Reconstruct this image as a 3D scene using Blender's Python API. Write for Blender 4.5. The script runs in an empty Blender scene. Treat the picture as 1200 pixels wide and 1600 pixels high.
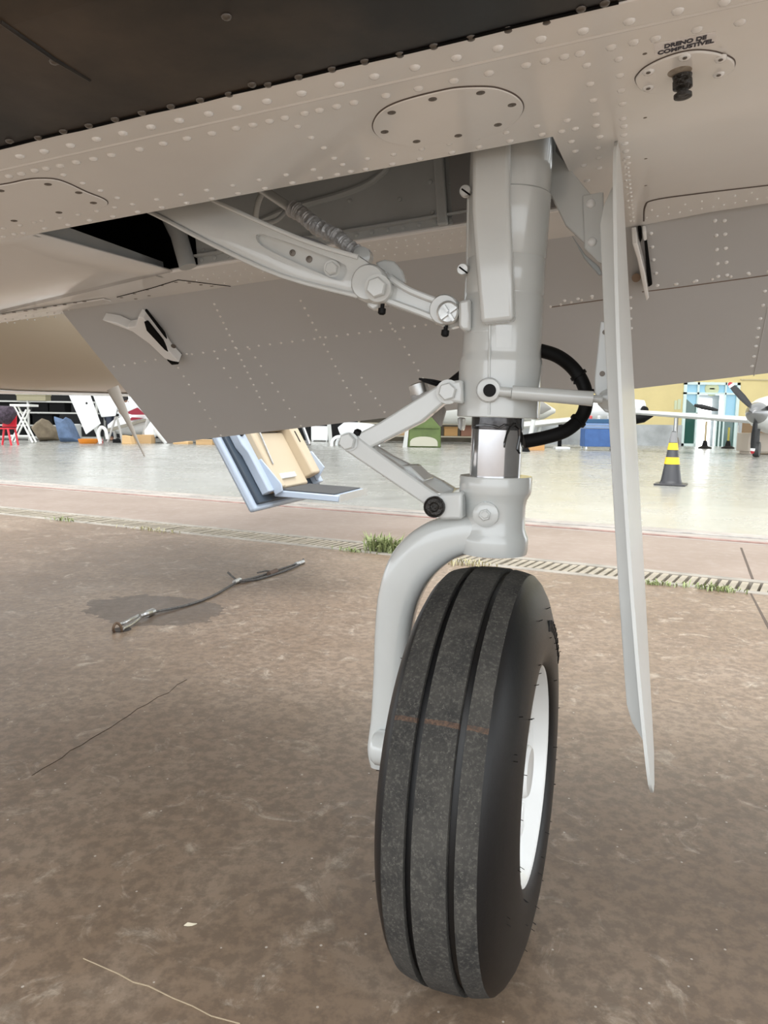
import bpy, bmesh, math, random
from mathutils import Vector as V3, Matrix
random.seed(7)
sc = bpy.context.scene

# ------------------------------------------------------------------ camera
FPX, CH, ROLL, HY = 1150.0, 0.7635, 0.0133, 660.0
pit = math.atan((800 - HY) / FPX)
FW = V3((0, math.cos(pit), -math.sin(pit))); _u = V3((0, math.sin(pit), math.cos(pit))); _r = V3((1, 0, 0))
RT = _r * math.cos(ROLL) + _u * math.sin(ROLL); UP = -_r * math.sin(ROLL) + _u * math.cos(ROLL)
CP = V3((0, 0, CH))
cd = bpy.data.cameras.new('camera'); cam = bpy.data.objects.new('camera', cd); sc.collection.objects.link(cam)
cd.sensor_fit = 'VERTICAL'; cd.sensor_height = 36.0; cd.sensor_width = 27.0; cd.lens = FPX / 1600 * 36.0
cd.clip_start = 0.01; cd.clip_end = 500
m = Matrix((( RT.x, UP.x, -FW.x, CP.x), (RT.y, UP.y, -FW.y, CP.y), (RT.z, UP.z, -FW.z, CP.z), (0, 0, 0, 1)))
cam.matrix_world = m; sc.camera = cam

# ------------------------------------------------------------------ sky and exposure
w = bpy.data.worlds.new('overcast_sky'); sc.world = w; w.use_nodes = True
bg = w.node_tree.nodes['Background']; bg.inputs[0].default_value = (0.93, 0.97, 1.0, 1); bg.inputs[1].default_value = 1.08
sl = bpy.data.lights.new('veiled_sun', 'SUN'); sl.energy = 1.5; sl.angle = math.radians(70); sl.color = (1, 0.98, 0.95)
so = bpy.data.objects.new('veiled_sun', sl); sc.collection.objects.link(so)
so.rotation_euler = (math.radians(22), math.radians(-6), 0)
sc.view_settings.view_transform = 'Standard'; sc.view_settings.look = 'None'
sc.view_settings.gamma = 1.0; sc.view_settings.use_curve_mapping = False
sc.view_settings.exposure = 1.36

# ------------------------------------------------------------------ helpers: placing
def ray(x, y): return FW + RT * ((x - 600) / FPX) + UP * ((800 - y) / FPX)
def onp(x, y, p0, n):
    d = ray(x, y); return CP + d * ((p0 - CP).dot(n) / d.dot(n))
def gnd(x, y, z=0.0): return onp(x, y, V3((0, 0, z)), V3((0, 0, 1)))
def at(x, y, Y): return onp(x, y, V3((0, Y, 0)), V3((0, 1, 0)))
ZUP = V3((0, 0, 1))
PSI = math.radians(17.1); DIH = math.radians(5)
O = V3((0.158, 1.05, 0)); AU = V3((math.cos(PSI), -math.sin(PSI), 0)); AV = V3((math.sin(PSI), math.cos(PSI), 0))
def lp(x, y, yl=0.0): return onp(x, y, O + AV * yl, AV)          # a point of the airplane's lateral plane
def AL(x, y, z): return O + AU * x + AV * y + ZUP * z             # airplane frame: outboard, aft, up
SP = AU * math.cos(DIH) + ZUP * math.sin(DIH)                     # along the span
P0 = lp(767, 238, -0.09); WN = SP.cross(AV).normalized()          # lower wing surface
def WG(a, b, h=0.0): return P0 + SP * a + AV * b + WN * h
def wp(x, y, h=0.0): return onp(x, y, P0 + WN * h, WN)

# ------------------------------------------------------------------ helpers: materials
MATS = {}
def mat(name, col, rough=0.5, metal=0.0, var=0.0, scale=8.0, bump=0.0, bscale=60.0, coat=0.0, emit=0.0, trans=0.0, ior=1.5, spec=0.5):
    if name in MATS: return MATS[name]
    mt = bpy.data.materials.new(name); mt.use_nodes = True; nt = mt.node_tree; b = nt.nodes['Principled BSDF']
    b.inputs['Base Color'].default_value = (*col, 1); b.inputs['Roughness'].default_value = rough; b.inputs['Metallic'].default_value = metal
    b.inputs['Coat Weight'].default_value = coat; b.inputs['Coat Roughness'].default_value = 0.08
    b.inputs['Transmission Weight'].default_value = trans; b.inputs['IOR'].default_value = ior; b.inputs['Specular IOR Level'].default_value = spec
    if emit: b.inputs['Emission Color'].default_value = (*col, 1); b.inputs['Emission Strength'].default_value = emit
    tc = nt.nodes.new('ShaderNodeTexCoord')
    if var:
        n = nt.nodes.new('ShaderNodeTexNoise'); n.inputs['Scale'].default_value = scale; n.inputs['Detail'].default_value = 6; n.inputs['Roughness'].default_value = 0.6
        nt.links.new(tc.outputs['Object'], n.inputs['Vector'])
        r = nt.nodes.new('ShaderNodeValToRGB'); r.color_ramp.elements[0].position = 0.3; r.color_ramp.elements[1].position = 0.7
        r.color_ramp.elements[0].color = (*[c * (1 - var) for c in col], 1); r.color_ramp.elements[1].color = (*[min(1, c * (1 + var)) for c in col], 1)
        nt.links.new(n.outputs['Fac'], r.inputs['Fac']); nt.links.new(r.outputs['Color'], b.inputs['Base Color'])
    if bump:
        n2 = nt.nodes.new('ShaderNodeTexNoise'); n2.inputs['Scale'].default_value = bscale; n2.inputs['Detail'].default_value = 4
        nt.links.new(tc.outputs['Object'], n2.inputs['Vector'])
        bp = nt.nodes.new('ShaderNodeBump'); bp.inputs['Strength'].default_value = bump; bp.inputs['Distance'].default_value = 0.01
        nt.links.new(n2.outputs['Fac'], bp.inputs['Height']); nt.links.new(bp.outputs['Normal'], b.inputs['Normal'])
    MATS[name] = mt; return mt

class NT:
    """small node-graph writer"""
    def __init__(s, name):
        s.m = bpy.data.materials.new(name); s.m.use_nodes = True; s.t = s.m.node_tree; s.b = s.t.nodes['Principled BSDF']; MATS[name] = s.m
        s.tc = s.t.nodes.new('ShaderNodeTexCoord').outputs['Object']
    def lk(s, a, i):
        if hasattr(a, 'is_output'): s.t.links.new(a, i)
        else: i.default_value = a
    def noise(s, scale, detail=6, rough=0.6, vec=None, dist=0.0):
        n = s.t.nodes.new('ShaderNodeTexNoise'); n.inputs['Scale'].default_value = scale; n.inputs['Detail'].default_value = detail
        n.inputs['Roughness'].default_value = rough; n.inputs['Distortion'].default_value = dist; s.t.links.new(vec or s.tc, n.inputs['Vector']); return n.outputs['Fac']
    def vscale(s, v, vec=None):
        n = s.t.nodes.new('ShaderNodeVectorMath'); n.operation = 'MULTIPLY'; s.t.links.new(vec or s.tc, n.inputs[0]); n.inputs[1].default_value = v; return n.outputs[0]
    def ramp(s, fac, a, b, ca=(0, 0, 0, 1), cb=(1, 1, 1, 1)):
        r = s.t.nodes.new('ShaderNodeValToRGB'); e = r.color_ramp.elements; e[0].position = a; e[1].position = b; e[0].color = ca; e[1].color = cb
        s.t.links.new(fac, r.inputs['Fac']); return r.outputs['Color']
    def mix(s, fac, a, b):
        n = s.t.nodes.new('ShaderNodeMix'); n.data_type = 'RGBA'; s.lk(fac, n.inputs[0])
        s.lk(a if hasattr(a, 'is_output') else (*a, 1), n.inputs[6]); s.lk(b if hasattr(b, 'is_output') else (*b, 1), n.inputs[7]); return n.outputs[2]
    def math(s, op, a, b=0.0, c=None):
        n = s.t.nodes.new('ShaderNodeMath'); n.operation = op; s.lk(a, n.inputs[0]); s.lk(b, n.inputs[1])
        if c is not None: s.lk(c, n.inputs[2])
        return n.outputs[0]
    def sep(s, vec=None):
        n = s.t.nodes.new('ShaderNodeSeparateXYZ'); s.t.links.new(vec or s.tc, n.inputs[0]); return n.outputs
    def bump(s, h, strength=0.3, d=0.005):
        n = s.t.nodes.new('ShaderNodeBump'); n.inputs['Strength'].default_value = strength; n.inputs['Distance'].default_value = d
        s.t.links.new(h, n.inputs['Height']); s.t.links.new(n.outputs['Normal'], s.b.inputs['Normal'])
    def out(s, col=None, rough=None, metal=None):
        if col is not None: s.lk(col if hasattr(col, 'is_output') else (*col, 1), s.b.inputs['Base Color'])
        if rough is not None: s.lk(rough, s.b.inputs['Roughness'])
        if metal is not None: s.lk(metal, s.b.inputs['Metallic'])
        return s.m

PAINT = mat('wing_paint', (0.87, 0.88, 0.88), 0.25, var=0.03, scale=5, bump=0.012, bscale=9, coat=0.35)
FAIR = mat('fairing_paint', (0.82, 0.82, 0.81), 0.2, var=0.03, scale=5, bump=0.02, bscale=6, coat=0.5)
FLAPM = mat('flap_paint', (0.52, 0.525, 0.525), 0.4, var=0.03, scale=3, bump=0.01, bscale=7)
GEAR = mat('gear_paint', (0.60, 0.625, 0.62), 0.25, var=0.025, scale=14, bump=0.02, bscale=40, coat=0.9)
DOORP = mat('door_paint', (0.66, 0.685, 0.68), 0.38, var=0.02, scale=12, coat=0.12)
WELL = mat('well_paint', (0.45, 0.485, 0.50), 0.5, var=0.08, scale=9)
WHITE = mat('wheel_white', (0.86, 0.88, 0.88), 0.3, coat=0.3)
CHROME = mat('piston_chrome', (0.50, 0.50, 0.515), 0.13, 1.0, var=0.06, scale=30)
STEEL = mat('bare_steel', (0.50, 0.50, 0.49), 0.35, 1.0, var=0.2, scale=40)
SCREW = mat('screw_steel', (0.20, 0.18, 0.16), 0.45, 0.7)
BLACK = mat('black_rubber', (0.004, 0.004, 0.0045), 0.6, spec=0.25)
OIL = mat('black_oil', (0.006, 0.006, 0.007), 0.12, coat=1.0)
GREASE = mat('greasy_cap', (0.02, 0.018, 0.016), 0.3, bump=0.6, bscale=160)
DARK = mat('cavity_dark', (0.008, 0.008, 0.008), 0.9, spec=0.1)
WRAP = mat('spiral_wrap', (0.55, 0.56, 0.57), 0.35, 0.3, var=0.2, scale=60, bump=0.5, bscale=90)

# ------------------------------------------------------------------ helpers: meshes
class MB:
    def __init__(s): s.v = []; s.f = []
    def add(s, vs, fs):
        o = len(s.v); s.v += [V3(p) for p in vs]; s.f += [[i + o for i in q] for q in fs]; return s
    def prism(s, poly, vec):
        n = len(poly); vec = V3(vec)
        return s.add(list(poly) + [V3(p) + vec for p in poly], [list(range(n - 1, -1, -1)), list(range(n, 2 * n))] + [[i, (i + 1) % n, n + (i + 1) % n, n + i] for i in range(n)])
    def box(s, c, x, y, z):
        c, x, y, z = V3(c), V3(x), V3(y), V3(z)
        return s.prism([c - x - y - z, c + x - y - z, c + x + y - z, c - x + y - z], z * 2)
    def abox(s, x0, x1, y0, y1, z0, z1):
        return s.prism([V3((x0, y0, z0)), V3((x1, y0, z0)), V3((x1, y1, z0)), V3((x0, y1, z0))], (0, 0, z1 - z0))
    def ring(s, pts_rings, closed_ends=True):
        n = len(pts_rings[0]); o = len(s.v)
        for r in pts_rings: s.v += [V3(p) for p in r]
        for k in range(len(pts_rings) - 1):
            for i in range(n):
                j = (i + 1) % n; s.f.append([o + k * n + i, o + k * n + j, o + (k + 1) * n + j, o + (k + 1) * n + i])
        if closed_ends:
            s.f.append([o + i for i in range(n)][::-1]); s.f.append([o + (len(pts_rings) - 1) * n + i for i in range(n)])
        return s
    def lathe(s, prof, org, axis, n=32, caps=True, loop=False):
        axis = V3(axis).normalized(); t = V3((1, 0, 0)) if abs(axis.x) < 0.8 else V3((0, 1, 0))
        x = (t - axis * t.dot(axis)).normalized(); y = axis.cross(x); org = V3(org)
        rings = [[org + axis * h + (x * math.cos(2 * math.pi * i / n) + y * math.sin(2 * math.pi * i / n)) * r for i in range(n)] for r, h in prof]
        if loop: rings.append(rings[0]); caps = False
        return s.ring(rings, caps)
    def cyl(s, a, b, r, n=16, r2=None):
        a, b = V3(a), V3(b); return s.lathe([(r, 0), (r if r2 is None else r2, (b - a).length)], a, b - a, n)
    def tube(s, path, rad, n=12, caps=True):
        path = [V3(p) for p in path]; k = len(path); rad = rad if isinstance(rad, (list, tuple)) else [rad] * k
        t0 = (path[1] - path[0]).normalized(); h = V3((0, 0, 1)) if abs(t0.z) < 0.9 else V3((1, 0, 0)); nx = (h - t0 * h.dot(t0)).normalized(); rings = []
        for i in range(k):
            t = (path[min(i + 1, k - 1)] - path[max(i - 1, 0)]).normalized(); nx = (nx - t * nx.dot(t)).normalized(); ny = t.cross(nx)
            rings.append([path[i] + (nx * math.cos(2 * math.pi * j / n) + ny * math.sin(2 * math.pi * j / n)) * rad[i] for j in range(n)])
        return s.ring(rings, caps)
    def sweep(s, path, hw, hd, dep, n=24, pw=2.8):
        """superellipse section: hw across the path, hd along dep"""
        path = [V3(p) for p in path]; k = len(path); dep = V3(dep).normalized(); rings = []
        for i in range(k):
            t = (path[min(i + 1, k - 1)] - path[max(i - 1, 0)]).normalized(); nx = t.cross(dep).normalized(); r = []
            for j in range(n):
                a = 2 * math.pi * j / n; c, q = math.cos(a), math.sin(a)
                r.append(path[i] + nx * hw[i] * math.copysign(abs(c) ** (2 / pw), c) + dep * hd[i] * math.copysign(abs(q) ** (2 / pw), q))
            rings.append(r)
        return s.ring(rings, True)
    def mesh(s, name, sharp=38, shift=None):
        me = bpy.data.meshes.new(name); vs = s.v if shift is None else [p - shift for p in s.v]
        me.from_pydata([tuple(p) for p in vs], [], s.f); bm = bmesh.new(); bm.from_mesh(me)
        bmesh.ops.recalc_face_normals(bm, faces=bm.faces); bm.to_mesh(me); bm.free()
        me.polygons.foreach_set('use_smooth', [True] * len(me.polygons)); me.set_sharp_from_angle(angle=math.radians(sharp)); me.update(); return me

def spline(pts, k=6):
    pts = [V3(p) for p in pts]; out = []
    for i in range(len(pts) - 1):
        p0, p1, p2, p3 = pts[max(i - 1, 0)], pts[i], pts[i + 1], pts[min(i + 2, len(pts) - 1)]
        for j in range(k):
            t = j / k; out.append(0.5 * ((2 * p1) + (p2 - p0) * t + (2 * p0 - 5 * p1 + 4 * p2 - p3) * t * t + (3 * p1 - p0 - 3 * p2 + p3) * t ** 3))
    return out + [pts[-1]]
def lerp(a, b, t): return a + (b - a) * t
def spl1(vals, k=6): return [q.x for q in spline([(v, 0, 0) for v in vals], k)]

# ------------------------------------------------------------------ helpers: objects
MWD = {}
def link(o, parent, mw):
    sc.collection.objects.link(o); MWD[o.name] = mw
    if parent is not None:
        o.parent = parent; o.matrix_basis = MWD[parent.name].inverted() @ mw
    else: o.matrix_basis = mw
    return o
def tag(o, label=None, cat=None, group=None, kind=None):
    if label: o['label'] = label
    if cat: o['category'] = cat
    if group: o['group'] = group
    if kind: o['kind'] = kind
    return o
def empty(name, loc, label, cat, group=None):
    o = bpy.data.objects.new(name, None); o.empty_display_size = 0.1; link(o, None, Matrix.Translation(V3(loc))); return tag(o, label, cat, group)
def part(name, mb, mt, parent=None, label=None, bevel=0.0, seg=2, sharp=38, kind=None, cat=None, group=None, subsurf=0):
    lo = V3([min(p[i] for p in mb.v) for i in range(3)]); hi = V3([max(p[i] for p in mb.v) for i in range(3)]); c = (lo + hi) / 2
    if parent is None and kind != 'structure': c.z = lo.z
    me = mb.mesh(name, sharp, c); me.materials.append(mt); o = bpy.data.objects.new(name, me); link(o, parent, Matrix.Translation(c))
    if bevel:
        b = o.modifiers.new('bevel', 'BEVEL'); b.width = bevel; b.segments = seg; b.limit_method = 'ANGLE'; b.angle_limit = math.radians(40)
    if subsurf:
        q = o.modifiers.new('sub', 'SUBSURF'); q.levels = subsurf; q.render_levels = subsurf
    return tag(o, label, cat, group, kind)
def inst(name, me, parent, mw): return link(bpy.data.objects.new(name, me), parent, mw)
def frame(loc, zdir, xdir=None, sx=1, sy=1, sz=1):
    z = V3(zdir).normalized(); x = V3(xdir) if xdir is not None else (V3((1, 0, 0)) if abs(z.x) < 0.9 else V3((0, 1, 0)))
    x = (x - z * x.dot(z)).normalized(); y = z.cross(x)
    return Matrix(((x.x * sx, y.x * sy, z.x * sz, loc[0]), (x.y * sx, y.y * sy, z.y * sz, loc[1]), (x.z * sx, y.z * sy, z.z * sz, loc[2]), (0, 0, 0, 1)))

def unit(name, mb, mt, sharp=38):
    me = mb.mesh(name, sharp); me.materials.append(mt); return me
def dome(n=10): return MB().lathe([(1.0, -0.3), (1.0, 0.0), (0.86, 0.28), (0.5, 0.48), (0.12, 0.55)], (0, 0, 0), (0, 0, 1), n)
def hexhead(): return MB().lathe([(1.0, 0), (1.0, 0.55), (0.86, 0.7)], (0, 0, 0), (0, 0, 1), 6)

# ================================================================== SETTING
HE = V3((0.889, -0.458, 0)); HN = V3((0.458, 0.889, 0))            # along the hangar threshold, into the hangar
def HG(e, d, z=0.0): return HE * e + HN * d + ZUP * z
def hstrip(d0, d1, e0, e1, z0, z1): return MB().prism([HG(e0, d0, z0), HG(e1, d0, z0), HG(e1, d1, z0), HG(e0, d1, z0)], (0, 0, z1 - z0))

# --- brown apron concrete
g = NT('brown_concrete')
n1 = g.noise(0.55, 8, 0.62); n2 = g.noise(3.1, 8, 0.65, dist=0.6); n3 = g.noise(42, 6, 0.7); n4 = g.noise(9.0, 10, 0.72, dist=1.2)
c = g.mix(g.ramp(n1, 0.40, 0.60), (0.165, 0.115, 0.078), (0.24, 0.178, 0.128))
c = g.mix(g.math('MULTIPLY', g.ramp(n2, 0.50, 0.72), 0.6), c, (0.29, 0.232, 0.18))
c = g.mix(g.math('MULTIPLY', g.ramp(n4, 0.56, 0.68), 0.75), c, (0.41, 0.35, 0.28))
c = g.mix(g.math('MULTIPLY', g.ramp(n3, 0.42, 0.58), 0.5), c, (0.085, 0.062, 0.045))
vo = g.t.nodes.new('ShaderNodeTexVoronoi'); vo.feature = 'F1'; vo.inputs['Scale'].default_value = 26; g.t.links.new(g.tc, vo.inputs['Vector'])
c = g.mix(g.math('MULTIPLY', g.math('LESS_THAN', vo.outputs['Distance'], 0.055), 0.6), c, (0.58, 0.54, 0.48))
# darker ragged patch mixed into the colour around the tie-down anchor
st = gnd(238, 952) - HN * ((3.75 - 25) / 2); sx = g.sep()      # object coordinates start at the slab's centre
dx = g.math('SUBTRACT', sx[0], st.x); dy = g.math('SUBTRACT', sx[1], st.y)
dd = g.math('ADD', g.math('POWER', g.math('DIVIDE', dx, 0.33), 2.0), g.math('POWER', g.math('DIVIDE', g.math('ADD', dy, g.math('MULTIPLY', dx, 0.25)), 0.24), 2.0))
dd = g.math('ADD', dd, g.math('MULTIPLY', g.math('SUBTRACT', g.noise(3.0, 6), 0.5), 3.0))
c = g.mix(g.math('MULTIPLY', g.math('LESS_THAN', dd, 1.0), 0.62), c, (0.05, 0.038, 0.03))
g.out(c, g.ramp(n2, 0.3, 0.75, (0.36,) * 3 + (1,), (0.55,) * 3 + (1,))); g.bump(n3, 0.12, 0.004); g.b.inputs['Specular IOR Level'].default_value = .32
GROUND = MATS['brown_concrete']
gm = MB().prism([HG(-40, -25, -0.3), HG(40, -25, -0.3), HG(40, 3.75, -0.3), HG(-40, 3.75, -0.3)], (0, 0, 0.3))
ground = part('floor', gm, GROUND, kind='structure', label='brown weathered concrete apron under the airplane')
g2 = NT('pale_apron'); q1 = g2.noise(1.2, 8, 0.65); q2 = g2.noise(14, 8, 0.7)
cc = g2.mix(g2.ramp(q1, 0.35, 0.65), (0.20, 0.15, 0.118), (0.255, 0.20, 0.165)); cc = g2.mix(g2.math('MULTIPLY', g2.ramp(q2, 0.5, 0.7), 0.4), cc, (0.33, 0.285, 0.25))
g2.out(cc, 0.55); g2.bump(q2, 0.1, 0.004)
part('floor', hstrip(4.08, 5.36, -40, 40, -0.3, 0.0), MATS['pale_apron'], kind='structure', label='pale reddish concrete strip between the drain and the hangar')
# --- drain channel with its bars
CONC = mat('drain_concrete', (0.25, 0.228, 0.195), 0.8, var=0.25, scale=7, bump=0.3, bscale=40)
part('floor', hstrip(3.75, 4.08, -40, 40, -0.3, -0.06), mat('drain_bed', (0.27, 0.20, 0.14), 0.9, var=0.3, scale=9), kind='structure', label='drain channel bed')
dr = part('trim_1', hstrip(3.745, 3.80, -40, 40, -0.25, 0.004), CONC, kind='structure', label='concrete lips of the drain channel', bevel=0.004)
part('trim_2', hstrip(4.035, 4.09, -40, 40, -0.25, 0.004), CONC, kind='structure', label='far concrete lip of the drain channel', bevel=0.004)
BAR = mat('drain_bar', (0.25, 0.218, 0.168), 0.7, var=0.3, scale=10)
bme = unit('drain_bar', MB().prism([HE * -0.024 - HN * 0.125, HE * 0.006 - HN * 0.125, HE * 0.024 + HN * 0.125, HE * -0.006 + HN * 0.125], (0, 0, 0.03)), BAR)
grate = empty('drain_grate', HG(0, 3.92, -0.03), 'long drain grate of pale bars crossing the apron before the hangar', 'drain grate')
for i in range(290):
    e = 2.3 - i * 0.047
    inst('drain_bar', bme, grate, Matrix.Translation(HG(e + random.uniform(-.002, .002), 3.92, -0.032 + random.uniform(-.002, .002))))
# --- threshold rails
part('trim_3', hstrip(5.36, 5.85, -40, 40, -0.3, 0.002), mat('threshold_concrete', (0.31, 0.28, 0.25), 0.7, var=0.2, scale=4), kind='structure', label='concrete hangar threshold strip')
RAIL = mat('rail_rust', (0.26, 0.165, 0.14), 0.6, var=0.25, scale=12)
part('trim_4', hstrip(5.39, 5.43, -40, 40, -0.1, 0.012), RAIL, kind='structure', label='rusty red hangar door rail', bevel=0.003)
part('trim_5', hstrip(5.62, 5.65, -40, 40, -0.1, 0.010), mat('rail_grey', (0.30, 0.28, 0.26), 0.6, var=0.25, scale=12), kind='structure', label='grey hangar door rail', bevel=0.003)
# --- hangar floor
h = NT('hangar_floor'); q1 = h.noise(0.5, 8, 0.6); q2 = h.noise(2.3, 8, 0.65)
cc = h.mix(h.ramp(q1, 0.3, 0.7), (0.32, 0.318, 0.288), (0.41, 0.407, 0.38)); cc = h.mix(h.math('MULTIPLY', h.ramp(q2, 0.5, 0.7), 0.4), cc, (0.27, 0.262, 0.228))
h.out(cc, h.ramp(q2, 0.3, 0.7, (0.16,) * 3 + (1,), (0.32,) * 3 + (1,)))
part('floor', hstrip(5.85, 60, -60, 60, -0.3, 0.003), MATS['hangar_floor'], kind='structure', label='pale polished hangar floor')

# --- unseen roof added to dim the hangar: opaque sheets, gaps sized for light
roofm = mat('shading_sheet', (.5, .5, .48), .6)
for i in range(14):
    d0 = 6.3 + i * 2.6; part('shading_ceiling', hstrip(d0, d0 + 1.5, -45, 45, 7.5, 7.56), roofm, kind='structure', label='unseen roof sheet added to dim the hangar')
# --- joints and cracks of the apron
def groundline(name, pts, wid, mt, lab, z=0.0012):
    P = [gnd(x, y) for x, y in pts]; mb = MB(); L_, R_ = [], []
    for i, p in enumerate(P):
        t = (P[min(i + 1, len(P) - 1)] - P[max(i - 1, 0)]); t.z = 0; t.normalize(); s_ = V3((-t.y, t.x, 0)) * wid * random.uniform(.6, 1.2); L_.append(p + s_ - ZUP * .02); R_.append(p - s_ - ZUP * .02)
    k = len(P)
    for i in range(k - 1):
        mb.prism([L_[i], R_[i], R_[i + 1], L_[i + 1]], (0, 0, 0.02 + z))
    part(name, mb, mt, ground, lab)
CRK = mat('crack_dark', (0.075, 0.055, 0.042), 0.9); CRL = mat('crack_pale', (0.36, 0.29, 0.20), 0.9)
def jag(a, b, n, amp):
    out = []
    for i in range(n + 1):
        t = i / n; out.append((a[0] + (b[0] - a[0]) * t + (random.uniform(-amp, amp) if 0 < i < n else 0), a[1] + (b[1] - a[1]) * t + (random.uniform(-amp, amp) * .5 if 0 < i < n else 0)))
    return out
groundline('crack', jag((50, 1212), (292, 1062), 16, 3), 0.00055, CRK, 'thin dark crack')
groundline('crack', [(130, 1498), (185, 1522), (208, 1535), (232, 1541), (270, 1560), (300, 1572), (330, 1588), (375, 1600)], 0.0007, CRL, 'pale crack')
groundline('crack', jag((1172, 925), (1290, 1150), 6, .5), 0.006, CRK, 'dark slab joint')
P_ = gnd(1158, 857); 
def jointstrip(a, b, wid):
    A, B = gnd(*a), gnd(*b); t = (B - A).normalized(); s_ = V3((-t.y, t.x, 0)) * wid
    part('slab_joint', MB().prism([A + s_ - ZUP * .02, A - s_ - ZUP * .02, B - s_ - ZUP * .02, B + s_ - ZUP * .02], (0, 0, .0215)), CRK, ground)
jointstrip((1158, 856), (1176, 905), 0.006)
# --- weeds at the drain
WEED = mat('weed_green', (0.20, 0.235, 0.095), 0.6, var=0.35, scale=30); DRYW = mat('weed_dry', (0.36, 0.33, 0.19), 0.7, var=0.3, scale=30)
def tuft(px, py, wide, deep, high, nb, label, mt=WEED, leaf=0.0035):
    c = gnd(px, py); mb = MB()
    for i in range(nb):
        e, d = random.gauss(0, 0.4) * wide, random.gauss(0, .4) * deep; b = c + HE * e + HN * d; a = random.uniform(0, 6.28)
        l = high * random.uniform(.45, 1.1); out = V3((math.cos(a), math.sin(a), 0)) * l * random.uniform(.2, .9); s_ = V3((-math.sin(a), math.cos(a), 0)) * leaf * random.uniform(.6, 1.3)
        m1 = b + out * .45 + ZUP * l * .62; t = b + out + ZUP * l * random.uniform(.5, 1)
        mb.add([b - s_ * .5, b + s_ * .5, m1 + s_, m1 - s_, t], [[0, 1, 2, 3], [3, 2, 4]])
    part('grass_tuft', mb, mt, None, label, kind='stuff', cat='grass', group='weeds growing along the drain')
tuft(600, 862, .17, .06, .12, 210, 'bushiest green weed tuft, beside the curved fork arm at the drain', leaf=.006)
tuft(548, 862, .14, .04, .035, 60, 'low grass patch left of the bushiest weed at the drain')
tuft(100, 814, .20, .04, .04, 60, 'green grass patch at the left end of the drain')
tuft(240, 830, .30, .04, .035, 70, 'flat dry weeds on the drain lip behind the cable', DRYW)
tuft(730, 884, .22, .05, .05, 80, 'thin dry grass at the drain just behind the top of the tire', DRYW)
tuft(1026, 914, .10, .035, .032, 60, 'short grass right of the door blade at the drain')
tuft(1112, 922, .17, .045, .04, 120, 'spreading grass clump at the drain on the right')
# ================================================================== AIRPLANE
AP = empty('airplane', O, 'light grey painted low-wing airplane over the apron with its main landing gear down', 'airplane')
# ---- wing skins (lower surface)
def wbox(a0, a1, b0, b1, h0, h1): return MB().prism([WG(a0, b0, h0), WG(a1, b0, h0), WG(a1, b1, h0), WG(a0, b1, h0)], WN * (h1 - h0))
skin = MB()
skin.prism([WG(-2.1, -0.24), WG(2.4, -0.24), WG(2.4, 0.40), WG(0.30, 0.45), WG(0.20, 0.47), WG(0.10, 0.47), WG(0.090, .15), WG(0.076, -0.012), WG(-2.1, -0.012)], WN * 0.006)
SKIN = part('lower_wing_skin', skin, PAINT, AP, 'riveted light grey lower wing skin ahead of the wheel well', bevel=0.001)
stripm = wbox(-2.1, 2.4, -0.275, -0.232, -0.0016, 0.005)
STRIP = part('skin_lap_strip', stripm, PAINT, AP, 'light grey overlapping skin strip beside the sooty panel', bevel=0.0008)
part('skin_joggle', MB().tube([WG(-2.1, -0.2285, 0.001), WG(2.4, -0.2285, 0.001)], 0.0032, 10), PAINT, AP)
# sooty panel
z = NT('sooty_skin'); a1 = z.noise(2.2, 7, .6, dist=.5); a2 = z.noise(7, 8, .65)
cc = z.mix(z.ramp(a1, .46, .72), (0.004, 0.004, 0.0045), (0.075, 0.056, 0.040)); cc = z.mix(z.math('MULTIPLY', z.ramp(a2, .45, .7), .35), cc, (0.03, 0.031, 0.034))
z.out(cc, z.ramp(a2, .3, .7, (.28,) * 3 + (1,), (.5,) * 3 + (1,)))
def curvedskin(a0, a1):
    secs = [(-0.272, 0), (-0.45, 0.0), (-0.60, 0.006), (-0.72, 0.03), (-0.82, 0.075), (-0.88, 0.14)]
    mb = MB(); lo = [(WG(a0, b, h), WG(a1, b, h)) for b, h in secs]; up = [(WG(a0, b, h + .008), WG(a1, b, h + .008)) for b, h in secs]
    for i in range(len(secs) - 1):
        mb.prism([lo[i][0], lo[i][1], up[i][1], up[i][0]], lo[i + 1][0] - lo[i][0])
    return mb
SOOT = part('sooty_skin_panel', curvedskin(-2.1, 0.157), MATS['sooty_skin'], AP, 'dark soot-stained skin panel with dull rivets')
part('cream_skin_panel', curvedskin(0.157, 2.4), mat('cream_skin', (0.62, 0.52, 0.33), .4), AP, 'cream painted skin panel beyond the soot')
part('panel_seam', MB().tube([WG(-2.1 + i * .03, -.2755 + random.uniform(-.0012, .0008), -.001) for i in range(76)], .0012, 6), DARK, SOOT)
# crease line of the sooty panel
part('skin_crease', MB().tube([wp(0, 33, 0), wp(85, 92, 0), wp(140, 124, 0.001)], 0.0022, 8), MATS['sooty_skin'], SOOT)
# wing upper surface and closing walls
SHELL = MB(); SHELL.add(wbox(-2.1, 2.4, -0.86, 0.62, 0.30, 0.31).v, wbox(-2.1, 2.4, -0.86, 0.62, 0.30, 0.31).f)
SHELL.prism([WG(-2.1, -0.86, .31), WG(2.4, -0.86, .31), WG(2.4, -0.88, .14), WG(-2.1, -0.88, .14)], -AV * .008)
for x0 in (-2.1, 2.39):
    t = wbox(x0, x0 + .01, -0.84, 0.60, 0.03, 0.30); SHELL.add(t.v, t.f)
part('upper_wing_skin', SHELL, PAINT, AP)
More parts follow.
